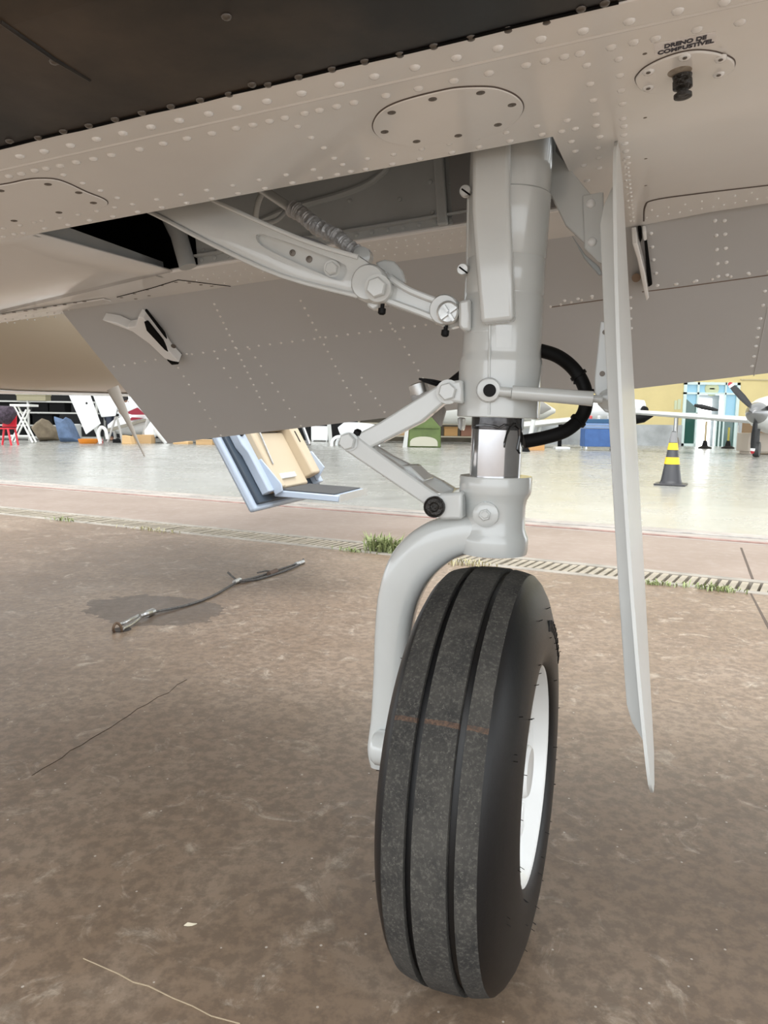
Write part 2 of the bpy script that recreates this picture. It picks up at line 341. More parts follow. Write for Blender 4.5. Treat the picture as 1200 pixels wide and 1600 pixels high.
# aft strip between the well and the flap
AFT = part('aft_wing_skin', wbox(-2.1, 0.098, 0.300, 0.50, 0.0, 0.006), PAINT, AP, 'riveted light grey skin between wheel well and flap', bevel=0.001)
part('well_lip', MB().tube([WG(-0.66, .302, .003), WG(0.095, .302, .003)], .004, 8), PAINT, AP)
# inboard root fairing, sagging slightly
fm = MB(); na, nbb = 18, 12; vs = []; fs = []
for i in range(na + 1):
    for j in range(nbb + 1):
        t, q = i / na, j / nbb; a = -2.1 + t * (2.1 - 0.69 + 0.035 * q); b = -0.02 + q * (0.44 if t < .6 else .44 - (t - .6) * .3)
        vs.append(WG(a, b, .004 - .035 * math.sin(math.pi * q) * (1 - t) ** .6 * min(1, t * 6 + .5)))
for i in range(na):
    for j in range(nbb): k = i * (nbb + 1) + j; fs.append([k, k + nbb + 1, k + nbb + 2, k + 1])
fm.add(vs, fs)
ro = part('root_fairing', fm, FAIR, AP, 'glossy white wing root fairing skin inboard of the well'); md = ro.modifiers.new('thick', 'SOLIDIFY'); md.thickness = .004
part('fairing_seam_strip', MB().prism([WG(-2.1, .418, -.004), WG(-.90, .412, -.004), WG(-.90, .436, -.004), WG(-2.1, .46, -.004)], WN * .003), FAIR, AP)
# ---- wheel well inside
wl = MB()
def addb(*q): t = wbox(*q); wl.add(t.v, t.f)
addb(-0.60, 0.16, 0.300, 0.308, 0.004, 0.30)      # rear wall
BACK = part('well_rear_wall', wl, WELL, AP, 'grey riveted rear wall of the wheel well', bevel=.001)
wl = MB(); addb(-0.70, -0.692, -0.01, 0.33, 0.0, 0.030); part('well_inboard_flange', wl, WELL, AP, bevel=.001)
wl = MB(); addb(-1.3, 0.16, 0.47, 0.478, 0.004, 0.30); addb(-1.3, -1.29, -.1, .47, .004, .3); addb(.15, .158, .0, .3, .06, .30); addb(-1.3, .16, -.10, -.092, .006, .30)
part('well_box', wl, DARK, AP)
wl = MB(); wl.tube([WG(-.612, .285, .0), WG(-.625, .285, .06), WG(-.66, .285, .14), WG(-.69, .285, .25)], .016, 12); part('well_post', wl, WELL, AP)
wl = MB(); addb(-0.135, -0.118, 0.285, 0.302, 0.004, 0.25); part('well_stiffener', wl, WELL, AP, bevel=.003)
wl = MB(); addb(-0.11, 0.15, 0.292, 0.301, 0.004, 0.29); part('well_bay_panel', wl, mat('well_dark', (.28, .285, .29), .5), AP)
wl = MB(); wl.tube(spline([WG(-.52, .297, .05), WG(-.40, .297, .075), WG(-.30, .297, .085), WG(-.24, .297, .10), WG(-.21, .297, .135), WG(-.20, .297, .25)]), .006, 8); part('well_bead', wl, WELL, AP)
wl = MB(); addb(-.60, .15, .288, .3, .018, .0215); part('well_angle', wl, WELL, AP)
wr = [WG(-.59 + .028 * i, .300, .013) for i in range(24)] + [WG(-.56 + .09 * i, .300, .06 + .012 * (i % 2)) for i in range(6)] + [WG(-.585, .300, .03 + .03 * i) for i in range(8)] + [WG(-.56, .300, .03 + .03 * i) for i in range(8)] + [WG(-.145, .300, .03 + .05 * i) for i in range(5)]
mb = MB()
for p_ in wr: mb.lathe([(.0042, -.0005), (.0036, .002), (.001, .0034)], p_, -AV, 8)
part('fine_rivets', mb, WELL, BACK, kind='stuff')
# ---- flap
TH = math.radians(40); FC = AV * math.cos(TH) - WN * math.sin(TH); FN = SP.cross(FC).normalized(); F0 = P0 + AV * .47
def FP(a, c_, h=0.0): return F0 + SP * a + FC * c_ + FN * h
def fp(x, y, h=0.0): return onp(x, y, F0 + FN * h, FN)
fl = MB()
def fsec(a, ch): return [FP(a, -.03, .035), FP(a, -.02, .012), FP(a, .01, .0), FP(a, ch, 0), FP(a, ch, .004), FP(a, .10, .05), FP(a, 0, .062), FP(a, -.025, .05)]
fl.ring([fsec(-1.06, .484), fsec(.45, .408), fsec(2.4, .34)], True)
FLAP = part('flap', fl, FLAPM, AP, 'grey riveted wing flap hanging down behind the gear', sharp=30)
# ---- fuselage belly
fu = MB(); rings = []
for i, (y, cz, ry, rz) in enumerate([(-2.0, 1.52, .62, .62), (.2, 1.50, .64, .64), (1.2, 1.50, .64, .645), (2.2, 1.50, .62, .62), (3.2, 1.56, .56, .56), (4.4, 1.66, .42, .42), (6.2, 1.8, .18, .2)]):
    rings.append([AL(-2.1 + ry * math.cos(2 * math.pi * j / 40), y, cz + rz * math.copysign(abs(math.sin(2 * math.pi * j / 40)) ** .9, math.sin(2 * math.pi * j / 40))) for j in range(40)])
fu.ring(rings, True)
FUS = part('fuselage', fu, mat('fuselage_cream', (0.50, 0.425, 0.32), .3, coat=.4), AP, 'cream and white fuselage belly beyond the wing root', sharp=50)
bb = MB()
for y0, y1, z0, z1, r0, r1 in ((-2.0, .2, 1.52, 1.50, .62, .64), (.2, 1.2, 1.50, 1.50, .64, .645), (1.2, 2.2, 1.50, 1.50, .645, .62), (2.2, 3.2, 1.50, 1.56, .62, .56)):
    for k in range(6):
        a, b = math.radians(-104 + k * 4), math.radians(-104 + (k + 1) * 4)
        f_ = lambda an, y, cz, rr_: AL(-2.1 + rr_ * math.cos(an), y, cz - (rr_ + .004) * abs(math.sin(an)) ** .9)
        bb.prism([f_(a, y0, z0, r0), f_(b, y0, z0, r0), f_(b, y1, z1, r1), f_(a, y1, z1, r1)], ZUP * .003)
part('belly_lit_strip', bb, FAIR, FUS, 'belly strip whitened for light off the floor')  # white colour stands in for floor light on the bottom of the belly
# belly antenna blade
A_, B_ = at(176, 606, 2.75), at(226, 713, 2.75)
ab = MB(); ab.sweep([lerp(A_, B_, t) for t in (0, .25, .5, .75, 1)], [.024, .017, .010, .005, .003], [.006, .006, .005, .004, .003], (0, 1, 0), 12, 2)
part('belly_antenna', ab, mat('antenna_grey', (.34, .31, .27), .5), AP, 'tapering grey belly antenna')
# ---- rivets of the lower wing skin
RIV = unit('rivet', dome(), PAINT); RIVD = unit('rivet_dull', dome(), mat('sooty_rivet', (0.09, 0.078, 0.066), .3, coat=.5))
def rivets(pts, rad, parent, me=RIV, h=0.0):
    for x, y in pts:
        inst('rivet', me, parent, frame(wp(x, y, h), -WN, SP, rad * 1.12, rad * 1.12, rad * 1.15))
ROW1 = [(31, 244), (69, 236), (110, 227), (151, 217), (192, 208), (236, 198), (280, 188), (326, 177.5), (370, 168), (417, 158), (471, 145.5), (530, 132), (585, 119), (648, 105), (713, 90), (778, 75), (845, 61), (911, 48), (983, 33), (1059, 17), (1132, 3)]
ROW2 = [(14, 275), (33, 271), (54, 266), (72, 263), (94, 259), (119, 253), (146, 248), (174, 242), (218, 233), (255, 224), (292, 216), (331, 208), (369, 200), (395, 195), (421, 189), (445, 184), (476, 177), (499, 172), (526, 166), (553, 160), (603, 149), (654, 138), (709, 126), (764, 114), (822, 101.5), (852, 94.5), (882, 88), (906, 83), (955, 73.5), (990, 65.5), (1024, 60), (1089, 46), (1156, 34.5)]
ROWA = [(5, 356.5), (31, 351.5), (53, 347), (65, 344.5), (94, 340.5), (122, 335), (151, 329.5), (179, 324), (245, 311.5), (283, 304), (323, 297), (364, 289.5), (405, 281), (447, 273), (490, 265), (535, 257), (574, 248), (615, 241), (659, 232.5), (702, 224), (746, 215.5), (791, 207), (839, 197),
        (99, 273), (129, 286), (157, 297.5), (183, 309), (207, 319), (465, 197.5), (486, 215), (506, 231), (522, 247)]
ROWB = [(5, 369.5), (22, 365.5), (36, 364), (70, 357), (106, 351), (140, 344), (176, 338), (215, 331), (253, 324), (292, 317), (331, 310), (372, 302), (414, 294), (457, 285.5), (500, 278), (527, 272.5), (548, 268), (571, 264), (613, 256), (656, 248), (706, 238), (749, 229.5), (797, 220), (847, 210)]
ROWC = [(916.5, 101.5), (922, 131), (927, 156.5), (931, 178.5), (931, 196), (886.5, 188), (878, 205), (899, 201), (966.5, 92), (969, 117.5), (971, 141), (973, 162), (973.5, 185), (975, 197), (975, 210.5), (976.5, 224), (978, 236), (980, 246), (981, 255), (893, 221), (937.5, 213.5), (934.5, 231), (899, 236), (936, 246), (912, 258), (917, 282), (936, 262)]
rivets(ROW1, .0048, STRIP, h=-.0016); rivets(ROW2, .0046, SKIN); rivets(ROWA, .0036, SKIN); rivets(ROWB, .0041, SKIN); rivets(ROWC, .0040, SKIN)
SR = [(15, 220), (60, 215), (99, 205), (139, 196), (180, 186), (222, 176), (267, 166), (313, 156), (358, 147), (394, 132), (419, 132), (467, 120), (519, 108), (570, 96), (625, 85), (678, 72), (736, 59), (794, 46), (854, 33), (908, 14), (945, 5), (85, 96), (354, 26)]
rivets(SR, .0042, SOOT, RIVD)
# fine rivets, too small to pick apart: joined
def rowpts(a, b, n): return [(a[0] + (b[0] - a[0]) * i / (n - 1), a[1] + (b[1] - a[1]) * i / (n - 1)) for i in range(n)]
def finerivets(name, pos, nrm, rad, parent, mt=PAINT, n=6):
    mb = MB()
    for p in pos: mb.lathe([(rad, -.0005), (rad * .85, rad * .5), (rad * .25, rad * .9)], p, nrm, n)
    part(name, mb, mt, parent, kind='stuff')
fr = [wp(x, y) for x, y in rowpts((981, 262), (990, 345), 14) + rowpts((975, 250), (985, 345), 10)]
fr += [wp(x, y, .0) for x, y in rowpts((1010, 340), (1200, 308), 12) + rowpts((1018, 328), (1200, 296), 8)]
finerivets('fine_rivets', fr, -WN, .0026, SKIN)
aft = []
for (p, q, k) in (((300, 432), (720, 372), 26), ((290, 440), (720, 384), 26), ((420, 408), (720, 362), 22), ((330, 445), (600, 408), 14)): aft += [wp(x, y) for x, y in rowpts(p, q, k)]
for i in range(5): aft += [WG(-2.0 + .03 * k + .01 * i, .47 + .012 * i) for k in range(0, 34, 2)]
finerivets('fine_rivets', aft, -WN, .0022, AFT)
# dark screws by the fairing seam
sc_me = unit('screw', MB().lathe([(1, -.1), (1, .12), (.7, .2)], (0, 0, 0), (0, 0, 1), 10), SCREW)
for x, y in ((190, 465), (212, 467), (233, 462), (210, 459), (230, 453), (253, 446), (275, 441), (296, 442), (314, 445), (331, 447), (349, 450), (270, 462)):
    inst('screw', sc_me, AFT, frame(wp(x, y), -WN, SP, .0038, .0038, .003))
for x, y in ((6, 491), (22, 488), (40, 486), (55, 484), (70, 481), (86, 478), (101, 476), (117, 473), (132, 471)):
    inst('screw', sc_me, AFT, frame(wp(x, y, -.005), -WN, SP, .0045, .0045, .003))
part('skin_seam', MB().tube([wp(183, 464), wp(240, 449), wp(278, 437), wp(360, 447)], .0013, 6), DARK, AFT)
# flap rivets
frv = []
def fline(a, b, k): return [fp(x, y) for x, y in rowpts(a, b, k)]
frv += fline((178, 573), (292, 553), 8) + fline((300, 553), (700, 503), 24) + fline((860, 479), (925, 465), 5) + fline((1055, 444), (1200, 424), 6)
for p, q, k in (((335, 475), (415, 640), 18), ((390, 545), (470, 665), 10), ((470, 470), (560, 640), 16), ((262, 548), (345, 680), 11), ((610, 505), (690, 640), 12), ((565, 590), (615, 665), 8), ((340, 560), (370, 605), 4)): frv += fline(p, q, k)
finerivets('fine_rivets', frv, -FN, .0030, FLAP, mat('flap_rivet', (.85, .83, .8), .3))
frb = [(1117, 345), (1132, 345), (1119, 368), (1133, 366), (1120, 390), (1134, 388), (1121, 412), (1135, 410), (1122, 432), (1136, 430), (1169, 427), (1195, 455), (1192, 477), (1188, 498), (1185, 513), (1183, 527), (1181, 541), (1178, 557), (1175, 572), (1017, 365), (1019, 386), (1021, 406), (1025, 427), (1027, 446), (1057, 444), (1088, 439), (985, 465), (985, 482), (985, 498), (986, 513), (925, 463), (903, 467), (882, 470)]
for x, y in frb: inst('rivet', RIV, FLAP, frame(fp(x, y), -FN, SP, .0038, .0038, .0038))
part('flap_seam', MB().tube([fp(1003, 456), fp(1060, 449), fp(1200, 430)], .0012, 6), mat('seam_brown', (.2, .15, .12), .8), FLAP)
part('flap_seam', MB().tube([fp(860, 480), fp(945, 468)], .0012, 6), MATS['seam_brown'], FLAP)
part('flap_seam', MB().tube([fp(1200, 478), fp(1178, 587)], .0012, 6), FLAPM, FLAP)
part('skin_seam', MB().tube(spline([wp(1006, 345), wp(1008, 322), wp(1022, 312), wp(1090, 302), wp(1200, 289)]), .0016, 6), mat('seam_dark', (.12, .1, .09), .8), SKIN)

# ---- access panels
def plate(name, pts, h, mt, lab, parent=None, bev=.001):
    P = [wp(x, y) for x, y in pts]; return part(name, MB().prism([p - WN * h for p in P], WN * (h + .001)), mt, parent or AP, lab, bevel=bev)
def smooth2(pts, k=5):
    q = [V3((x, y, 0)) for x, y in pts]; n = len(q); out = []
    for i in range(n):
        p0, p1, p2, p3 = q[i - 1], q[i], q[(i + 1) % n], q[(i + 2) % n]
        for j in range(k):
            t = j / k; r = 0.5 * ((2 * p1) + (p2 - p0) * t + (2 * p0 - 5 * p1 + 4 * p2 - p3) * t * t + (3 * p1 - p0 - 3 * p2 + p3) * t ** 3); out.append((r.x, r.y))
    return out
oval = [(x / 4 + 570, y / 4 + 60) for x, y in ((50, 545), (75, 480), (130, 430), (210, 393), (310, 362), (430, 332), (560, 306), (690, 298), (810, 303), (910, 335), (970, 378), (990, 425), (972, 475), (925, 525), (850, 575), (730, 615), (590, 640), (430, 658), (280, 662), (150, 640), (78, 600))]
OV = plate('access_panel', smooth2(oval), .0022, PAINT, 'rounded access panel held by dark screws')
part('panel_gap', MB().tube([wp(x, y) for x, y in smooth2(oval) + smooth2(oval)[:1]], .0012, 6), MATS['seam_dark'], OV)
psc = unit('screw', MB().lathe([(1, -.2), (1, .1), (.85, .2), (.35, .2), (.3, .02)], (0, 0, 0), (0, 0, 1), 12), SCREW)
for x, y in ((612, 176), (676, 155), (751, 145), (800, 164), (778, 195), (716, 212), (651, 221), (601, 206)): inst('screw', psc, OV, frame(wp(x, y, -.0022), -WN, SP, .0046, .0046, .003))
lpan = [(-160, 318), (-100, 300), (0, 288), (40, 280), (62, 278), (85, 279), (105, 285), (135, 299), (160, 309), (168, 316), (160, 322), (120, 331), (0, 352), (-120, 372)]
LPn = plate('access_panel', smooth2(lpan, 4), .0022, PAINT, 'flush access panel with rounded corner and dark screws')
part('panel_gap', MB().tube([wp(x, y) for x, y in smooth2(lpan, 4)[4 * 1:4 * 10]], .0012, 6), MATS['seam_dark'], LPn)
for x, y in ((1, 298), (75, 288), (123, 301), (146, 317), (92, 332), (22, 345)): inst('screw', psc, LPn, frame(wp(x, y, -.0022), -WN, SP, .0046, .0046, .003))
dov = [(x / 3.4286 + 850, y / 3.4286) for x, y in ((490, 425), (505, 392), (545, 355), (620, 315), (720, 280), (820, 265), (920, 275), (1000, 305), (1022, 335), (1005, 372), (940, 410), (840, 445), (720, 475), (600, 490), (520, 470))]
DP = plate('drain_plate', smooth2(dov), .003, PAINT, 'oval fuel drain plate with domed screws')
part('panel_gap', MB().tube([wp(x, y) for x, y in smooth2(dov) + smooth2(dov)[:1]], .0010, 6), MATS['seam_dark'], DP)
for x, y in ((1013, 112), (1070, 89), (1126, 92), (1123, 116), (1013, 137)):
    inst('rivet', RIV, DP, frame(wp(x, y, -.003), -WN, SP, .0058, .0058, .0062)); inst('screw', psc, DP, frame(wp(x, y + 2, -.006), -WN, SP, .0022, .0022, .002))
for x, y in ((1007.5, 84), (1008, 184), (1009, 248), (1009, 290)): inst('screw', sc_me, SKIN, frame(wp(x, y), -WN, SP, .0022, .0022, .001))
dv = wp(1066, 118, -.003); dm = MB().lathe([(.010, -.002), (.0088, .004), (.0095, .005), (.0095, .012), (.0055, .014), (.0055, .017), (.0088, .018), (.0088, .021), (.004, .022)], dv, -WN, 18)
part('drain_valve', dm, GREASE, AP, 'black greasy fuel drain valve')
zz = NT('drain_grime'); zn = zz.noise(60, 5); zz.out(zz.mix(zz.ramp(zn, .35, .65), (.16, .12, .09), (.45, .41, .35)), .6)
part('grime_ring', MB().lathe([(.012, -.001), (.0115, .0003), (.009, .0004)], wp(1062, 112, -.003), -WN, 20), MATS['drain_grime'], DP)
# placard with its two lines of writing
tl, tr, bl = wp(1021.5, 69, -.0006), wp(1119, 50, -.0006), wp(1024, 87, -.0006); br = tr + (bl - tl)
pl = part('placard', MB().prism([tl, tr, br, bl], WN * .0005), mat('placard_white', (.92, .92, .94), .4), AP, 'small white placard reading DRENO DE COMBUSTIVEL')
tx = (tr - tl).normalized(); ty = (tl - bl); ty.normalize(); wd = (tr - tl).length; ht = (tl - bl).length
for s_, fy, wfr in (('DRENO DE', .56, .68), ('COMBUSTÍVEL', .13, .92)):
    cu = bpy.data.curves.new('txt', 'FONT'); cu.body = s_; cu.align_x = 'CENTER'; cu.size = 1; cu.extrude = .01; cu.offset = .045
    to = bpy.data.objects.new('txt', cu); sc.collection.objects.link(to); dg = bpy.context.evaluated_depsgraph_get(); me = bpy.data.meshes.new_from_object(to.evaluated_get(dg)); bpy.data.objects.remove(to)
    xs = [v.co.x for v in me.vertices]; ys = [v.co.y for v in me.vertices if True]; k = wd * wfr / (max(xs) - min(xs)); ky = ht * .31 / .72
    me.name = 'lettering'; me.materials.clear(); me.materials.append(mat('ink', (.05, .05, .07), .6))
    q_ = bl + tx * wd * .5 + ty * ht * fy - WN * .0003; inst('lettering', me, pl, Matrix(((tx.x * k, ty.x * ky, -WN.x * .01, q_.x), (tx.y * k, ty.y * ky, -WN.y * .01, q_.y), (tx.z * k, ty.z * ky, -WN.z * .01, q_.z), (0, 0, 0, 1))))

# ================================================================== LANDING GEAR (parts of the airplane)
LEAN = .020; SAX = (ZUP + AU * LEAN).normalized(); OL = O - AU * LEAN * .70
# main cylinder
prof = [(.038, .7723), (.0565, .7723), (.0577, .7735), (.0577, .846), (.0572, .851), (.0552, .856), (.0545, .862), (.0545, .934), (.0535, .937), (.0535, .940), (.0545, .942), (.0542, .985), (.0535, .987), (.0545, .990), (.0560, 1.07), (.0545, 1.072), (.0555, 1.10), (.0555, 1.36)]
cyl = MB().lathe(prof, OL, SAX, 56)
CYL = part('strut_cylinder', cyl, GEAR, AP, 'light grey oleo strut cylinder', sharp=30)
# raised seam and casting pads on its front
def onfront(x, y, r=.058):
    P = lp(x, y, -.05); sh = LEAN * (P.z - .70); d = (P - O).dot(AU) - sh; d = max(-r * .98, min(r * .98, d)); return AL(d + sh, -math.sqrt(r * r - d * d), P.z)
part('casting_seam', MB().tube([onfront(766, y, .0545) for y in (482, 500, 520, 540)] + [onfront(766, y, .0577) for y in (552, 575, 600, 630, 648)], .0018, 8), GEAR, CYL)
for x0, x1, y0, y1, r in ((728, 768, 516, 519, .0552), (776, 800, 508, 544, .0550)):
    mb = MB(); k = 6; top = [onfront(x0 + (x1 - x0) * i / k, y0, r) for i in range(k + 1)]; bot = [onfront(x0 + (x1 - x0) * i / k, y1, r) for i in range(k + 1)]
    for i in range(k): mb.prism([top[i], top[i + 1], bot[i + 1], bot[i]], AV * .003)
    part('casting_pad', mb, GEAR, CYL)
bo = onfront(765, 610, .0577); mb = MB().lathe([(.0175, -.004), (.0165, .004), (.014, .009)], bo, -AV, 24); part('rod_boss', mb, GEAR, CYL)
# front trunnion plate
pp = [(733, 232), (736, 330), (744, 430), (751, 506), (803, 500), (801, 420), (796, 300), (794, 228)]
PT = [lp(x, y, -.070) for x, y in pp]; PT[0] = PT[0] + ZUP * .20; PT[-1] = PT[-1] + ZUP * .20
tp = MB().prism(PT, AV * .05)
part('trunnion_plate', tp, GEAR, AP, 'flat pale plate running up the front of the strut', bevel=.006, seg=3)
# lugs on the cylinder for the brace and the upper link
def lprism(pts, y0, y1, mt, name, parent, lab=None, bev=.003): return part(name, MB().prism([lp(x, y, y0) for x, y in pts], AV * (y1 - y0)), mt, parent, lab, bevel=bev)
lprism([(716, 470), (735, 466), (735, 516), (722, 517), (716, 510)], -.05, .03, GEAR, 'brace_lug', CYL, bev=.005)
lprism([(697, 596), (722, 593), (724, 631), (697, 628), (690, 612)], -.05, .045, GEAR, 'link_lug', CYL, bev=.004)
# piston
part('piston', MB().lathe([(.0362, .60), (.0362, .80)], OL, SAX, 56), CHROME, AP, 'bright chromed piston')
part('oil_film', MB().lathe([(.0366, .7555), (.0367, .757), (.0367, .774)], OL, SAX, 48, caps=False), mat('oily_chrome', (.10, .10, .105), .15, .7, var=.5, scale=60), AP, 'dark oily band round the top of the piston')
def pf(x, y): return onfront(x, y, .0369)
part('oil_drip', MB().tube([pf(x, y) for x, y in ((800, 663), (794, 668), (789, 680), (786, 692), (785.5, 700))], [.0030, .0018, .0014, .0017, .0010], 6), OIL, AP)
part('oil_drip', MB().tube([pf(x, y) for x, y in ((800, 663), (807, 670), (807, 685), (804, 703), (807, 710))], [.0030, .0022, .0014, .0018, .0010], 6), OIL, AP)
part('oil_drip', MB().tube([pf(x, y) for x, y in ((735, 665), (755, 664), (770, 666), (778, 669), (785, 664), (802, 664))], .0017, 6), OIL, AP)
# fork: collar, curved arm, lug, axle boss as one casting
fk = MB(); Oc = O + AU * .001
fk.lathe([(.038, .690), (.0505, .690), (.0515, .688), (.0515, .670), (.0500, .665), (.0455, .657), (.0438, .648), (.0434, .632), (.0438, .617), (.0460, .608), (.0486, .603), (.0492, .598), (.0490, .586), (.0475, .579), (.030, .575)], Oc, ZUP, 48)
cl = [(775, 830), (722, 834), (680, 850), (646, 882), (625, 930), (616, 985), (611, 1050), (605, 1120), (599, 1165), (597, 1192)]
yl = [0, 0, 0, 0, -.002, -.004, -.006, -.007, -.007, -.007]
hw = [.030, .030, .034, .035, .031, .0275, .025, .023, .022, .016]; hd = [.036, .036, .036, .034, .031, .029, .028, .028, .030, .024]
path = spline([lp(x, y, q) for (x, y), q in zip(cl, yl)], 5); fk.sweep(path, spl1(hw, 5), spl1(hd, 5), AV, 28, 3.0)
FORK = part('fork', fk, GEAR, AP, 'light grey one-sided wheel fork with curved arm', sharp=45)
lprism([(690, 771), (722, 769), (722, 812), (690, 812), (676, 806), (668, 792), (676, 777)], -.052, .045, GEAR, 'lower_link_lug', FORK, bev=.004)
mb = MB().lathe([(.0185, -.012), (.0175, .003), (.012, .006)], lp(759, 804, -.047), -AV, 24); part('bolt_boss', mb, GEAR, FORK)
HEXM = unit('bolt', hexhead(), GEAR)
def bolt(x, y, yl, r, parent, me=HEXM, h=.9, lab=None):
    o = inst('bolt', me, parent, frame(lp(x, y, yl), -AV, AU + ZUP * .3, r, r, r * h))
    if lab: o['label'] = lab
    return o
bolt(758, 804, -.052, .0085, FORK); bolt(758, 804, -.056, .0055, FORK)
# wheel and tire
YAW = .3466; CMB = .0077
WX = V3((math.cos(YAW) * math.cos(CMB), -math.sin(YAW) * math.cos(CMB), math.sin(CMB))); WA = V3((math.sin(YAW), math.cos(YAW), 0)); WZ = WX.cross(WA)
WC = V3((.1451, .9993, .2815)); GO = .0025
MW = Matrix(((WX.x, WA.x, WZ.x, WC.x), (WX.y, WA.y, WZ.y, WC.y), (WX.z, WA.z, WZ.z, WC.z), (0, 0, 0, 1)))
TR = .2815
def tprof():
    side = [(.054, .0080), (.062, .0165), (.0705, .0320), (.0775, .054), (.0820, .078), (.0835, .098), (.0820, .115), (.0785, .128), (.0735, .134), (.068, .139), (.058, .141)]
    crown = lambda x: .0080 * (abs(x) / .054) ** 2.4
    pr = [(TR - d, -x) for x, d in side[::-1]]
    for x, dep in ((-.048, 0), (GO - .0285, 0), (GO - .0280, .0085), (GO - .0200, .0085), (GO - .0195, 0), (GO, 0), (GO + .0195, 0), (GO + .0200, .0085), (GO + .0280, .0085), (GO + .0285, 0), (.041, 0), (.048, 0)): pr.append((TR - crown(x) - dep, x))
    return pr + [(TR - d, x) for x, d in side]
tm = MB().lathe(tprof(), (0, 0, 0), (1, 0, 0), 128, loop=True)
t = NT('tire_rubber'); s3 = t.sep(); ax_ = t.math('ABSOLUTE', s3[0]); rr = t.math('SQRT', t.math('ADD', t.math('POWER', s3[1], 2.0), t.math('POWER', s3[2], 2.0)))
nA = t.noise(18, 8, .7); nB = t.noise(230, 6, .75); nC = t.noise(6, 5, .6)
tread = t.math('MULTIPLY', t.math('LESS_THAN', t.math('ADD', ax_, t.math('MULTIPLY', t.math('SUBTRACT', nA, .5), .006)), .0545), t.math('GREATER_THAN', rr, TR - .0082))
worn = t.mix(t.ramp(nA, .3, .72), (.018, .018, .018), (.058, .055, .049)); worn = t.mix(t.math('MULTIPLY', t.ramp(nB, .50, .66), .6), worn, (.125, .12, .105)); nD = t.noise(420, 3, .7); worn = t.mix(t.math('MULTIPLY', t.ramp(nD, .66, .72), .5), worn, (.34, .32, .28)); worn = t.mix(t.math('MULTIPLY', t.ramp(nC, .5, .7), .4), worn, (.085, .081, .072))
rp = MW.inverted() @ onp(700, 1120, WC - WA * .27, WA); ang = math.atan2(rp.z, rp.y)
cosd = t.math('DIVIDE', t.math('ADD', t.math('MULTIPLY', s3[1], -math.sin(ang)), t.math('MULTIPLY', s3[2], math.cos(ang))), rr)
rust = t.math('MULTIPLY', t.math('LESS_THAN', t.math('ABSOLUTE', t.math('ADD', cosd, t.math('MULTIPLY', t.math('SUBTRACT', nA, .5), .03))), .010), t.math('LESS_THAN', s3[1], 0.0))
worn = t.mix(t.math('MULTIPLY', t.math('MULTIPLY', rust, t.ramp(nB, .3, .6)), .7), worn, (.12, .065, .04))
t.out(t.mix(tread, (.0055, .0056, .0062), worn), t.mix(tread, (.40,) * 3, (.9,) * 3)); t.bump(nB, .15, .002); t.b.inputs['Specular IOR Level'].default_value = .35
def putw(name, mb, mt, parent=None, lab=None, sharp=38, bevel=0, kind=None):
    me = mb.mesh(name, sharp); me.materials.append(mt); o = link(bpy.data.objects.new(name, me), parent or AP, MW.copy())
    if lab: o['label'] = lab
    if kind: o['kind'] = kind
    if bevel: b = o.modifiers.new('bevel', 'BEVEL'); b.width = bevel; b.segments = 2
    return o
TIRE = putw('tire', tm, MATS['tire_rubber'], None, 'black rubber tire with worn three-rib tread', sharp=32)
wh = MB()   # moulding rubber whiskers
for k in range(70):
    a = random.uniform(0, 2 * math.pi); x, r = random.choice([(.083, TR - .095), (-.083, TR - .095), (.0775, TR - .054), (-.0775, TR - .054), (.081, TR - .12)]); p = V3((x, r * math.cos(a), r * math.sin(a)))
    d = V3((math.copysign(1, x), .5 * math.cos(a), .5 * math.sin(a))).normalized() * random.uniform(.003, .007); wh.tube([p - d * .2, p + d], .0005, 4)
putw('mould_whiskers', wh, BLACK, TIRE, kind='stuff')
# raised sidewall lettering band (worn, not legible)
sb = MB()
for k in range(9):
    a = math.radians(62 + k * 5.5 + 40); r0, r1 = .196, .212; x = .0815
    for (u0, u1) in ((-.022, -.012), (.008, .018)):
        sb.prism([V3((x, -r * math.cos(a + u), r * math.sin(a + u))) for r, u in ((r0, u0), (r0, u1), (r1, u1), (r1, u0))], (.0022, 0, 0))
    sb.prism([V3((x, -r * math.cos(a + u), r * math.sin(a + u))) for r, u in (((r0 + r1) / 2 - .002, -.022), ((r0 + r1) / 2 - .002, .018), ((r0 + r1) / 2 + .002, .018), ((r0 + r1) / 2 + .002, -.022))], (.0022, 0, 0))
putw('sidewall_marks', sb, MATS['tire_rubber'], TIRE)
rm = MB().lathe([(.0, .052), (.045, .052), (.050, .050), (.112, .048), (.132, .052), (.139, .062), (.144, .072), (.150, .0745), (.153, .072), (.151, .066), (.142, .058), (.134, .0), (.142, -.058), (.153, -.072), (.150, -.0745), (.139, -.062), (.112, -.048), (.0, -.048)], (0, 0, 0), (1, 0, 0), 96, caps=False)
RIM = putw('wheel_rim', rm, WHITE, None, 'white painted wheel rim', sharp=35)
hb = MB().lathe([(.036, .049), (.036, .064), (.032, .068), (.0, .069)], (0, 0, 0), (1, 0, 0), 40, caps=False); putw('hub_cap', hb, WHITE, RIM)
for k in range(3):
    a = k * 2 * math.pi / 3 + 2.8; c_, s_ = math.cos(a), math.sin(a)
    putw('rim_pad', MB().box(V3((.053, .082 * c_, .082 * s_)), V3((.005, 0, 0)), V3((0, .022 * c_, .022 * s_)), V3((0, -.012 * s_, .012 * c_))), WHITE, RIM, bevel=.004)
for k in range(6):
    a = k * math.pi / 3 + .4; o = inst('rim_screw', sc_me, RIM, MW @ frame((.0495, .12 * math.cos(a), .12 * math.sin(a)), (1, 0, 0), None, .003, .003, .004))
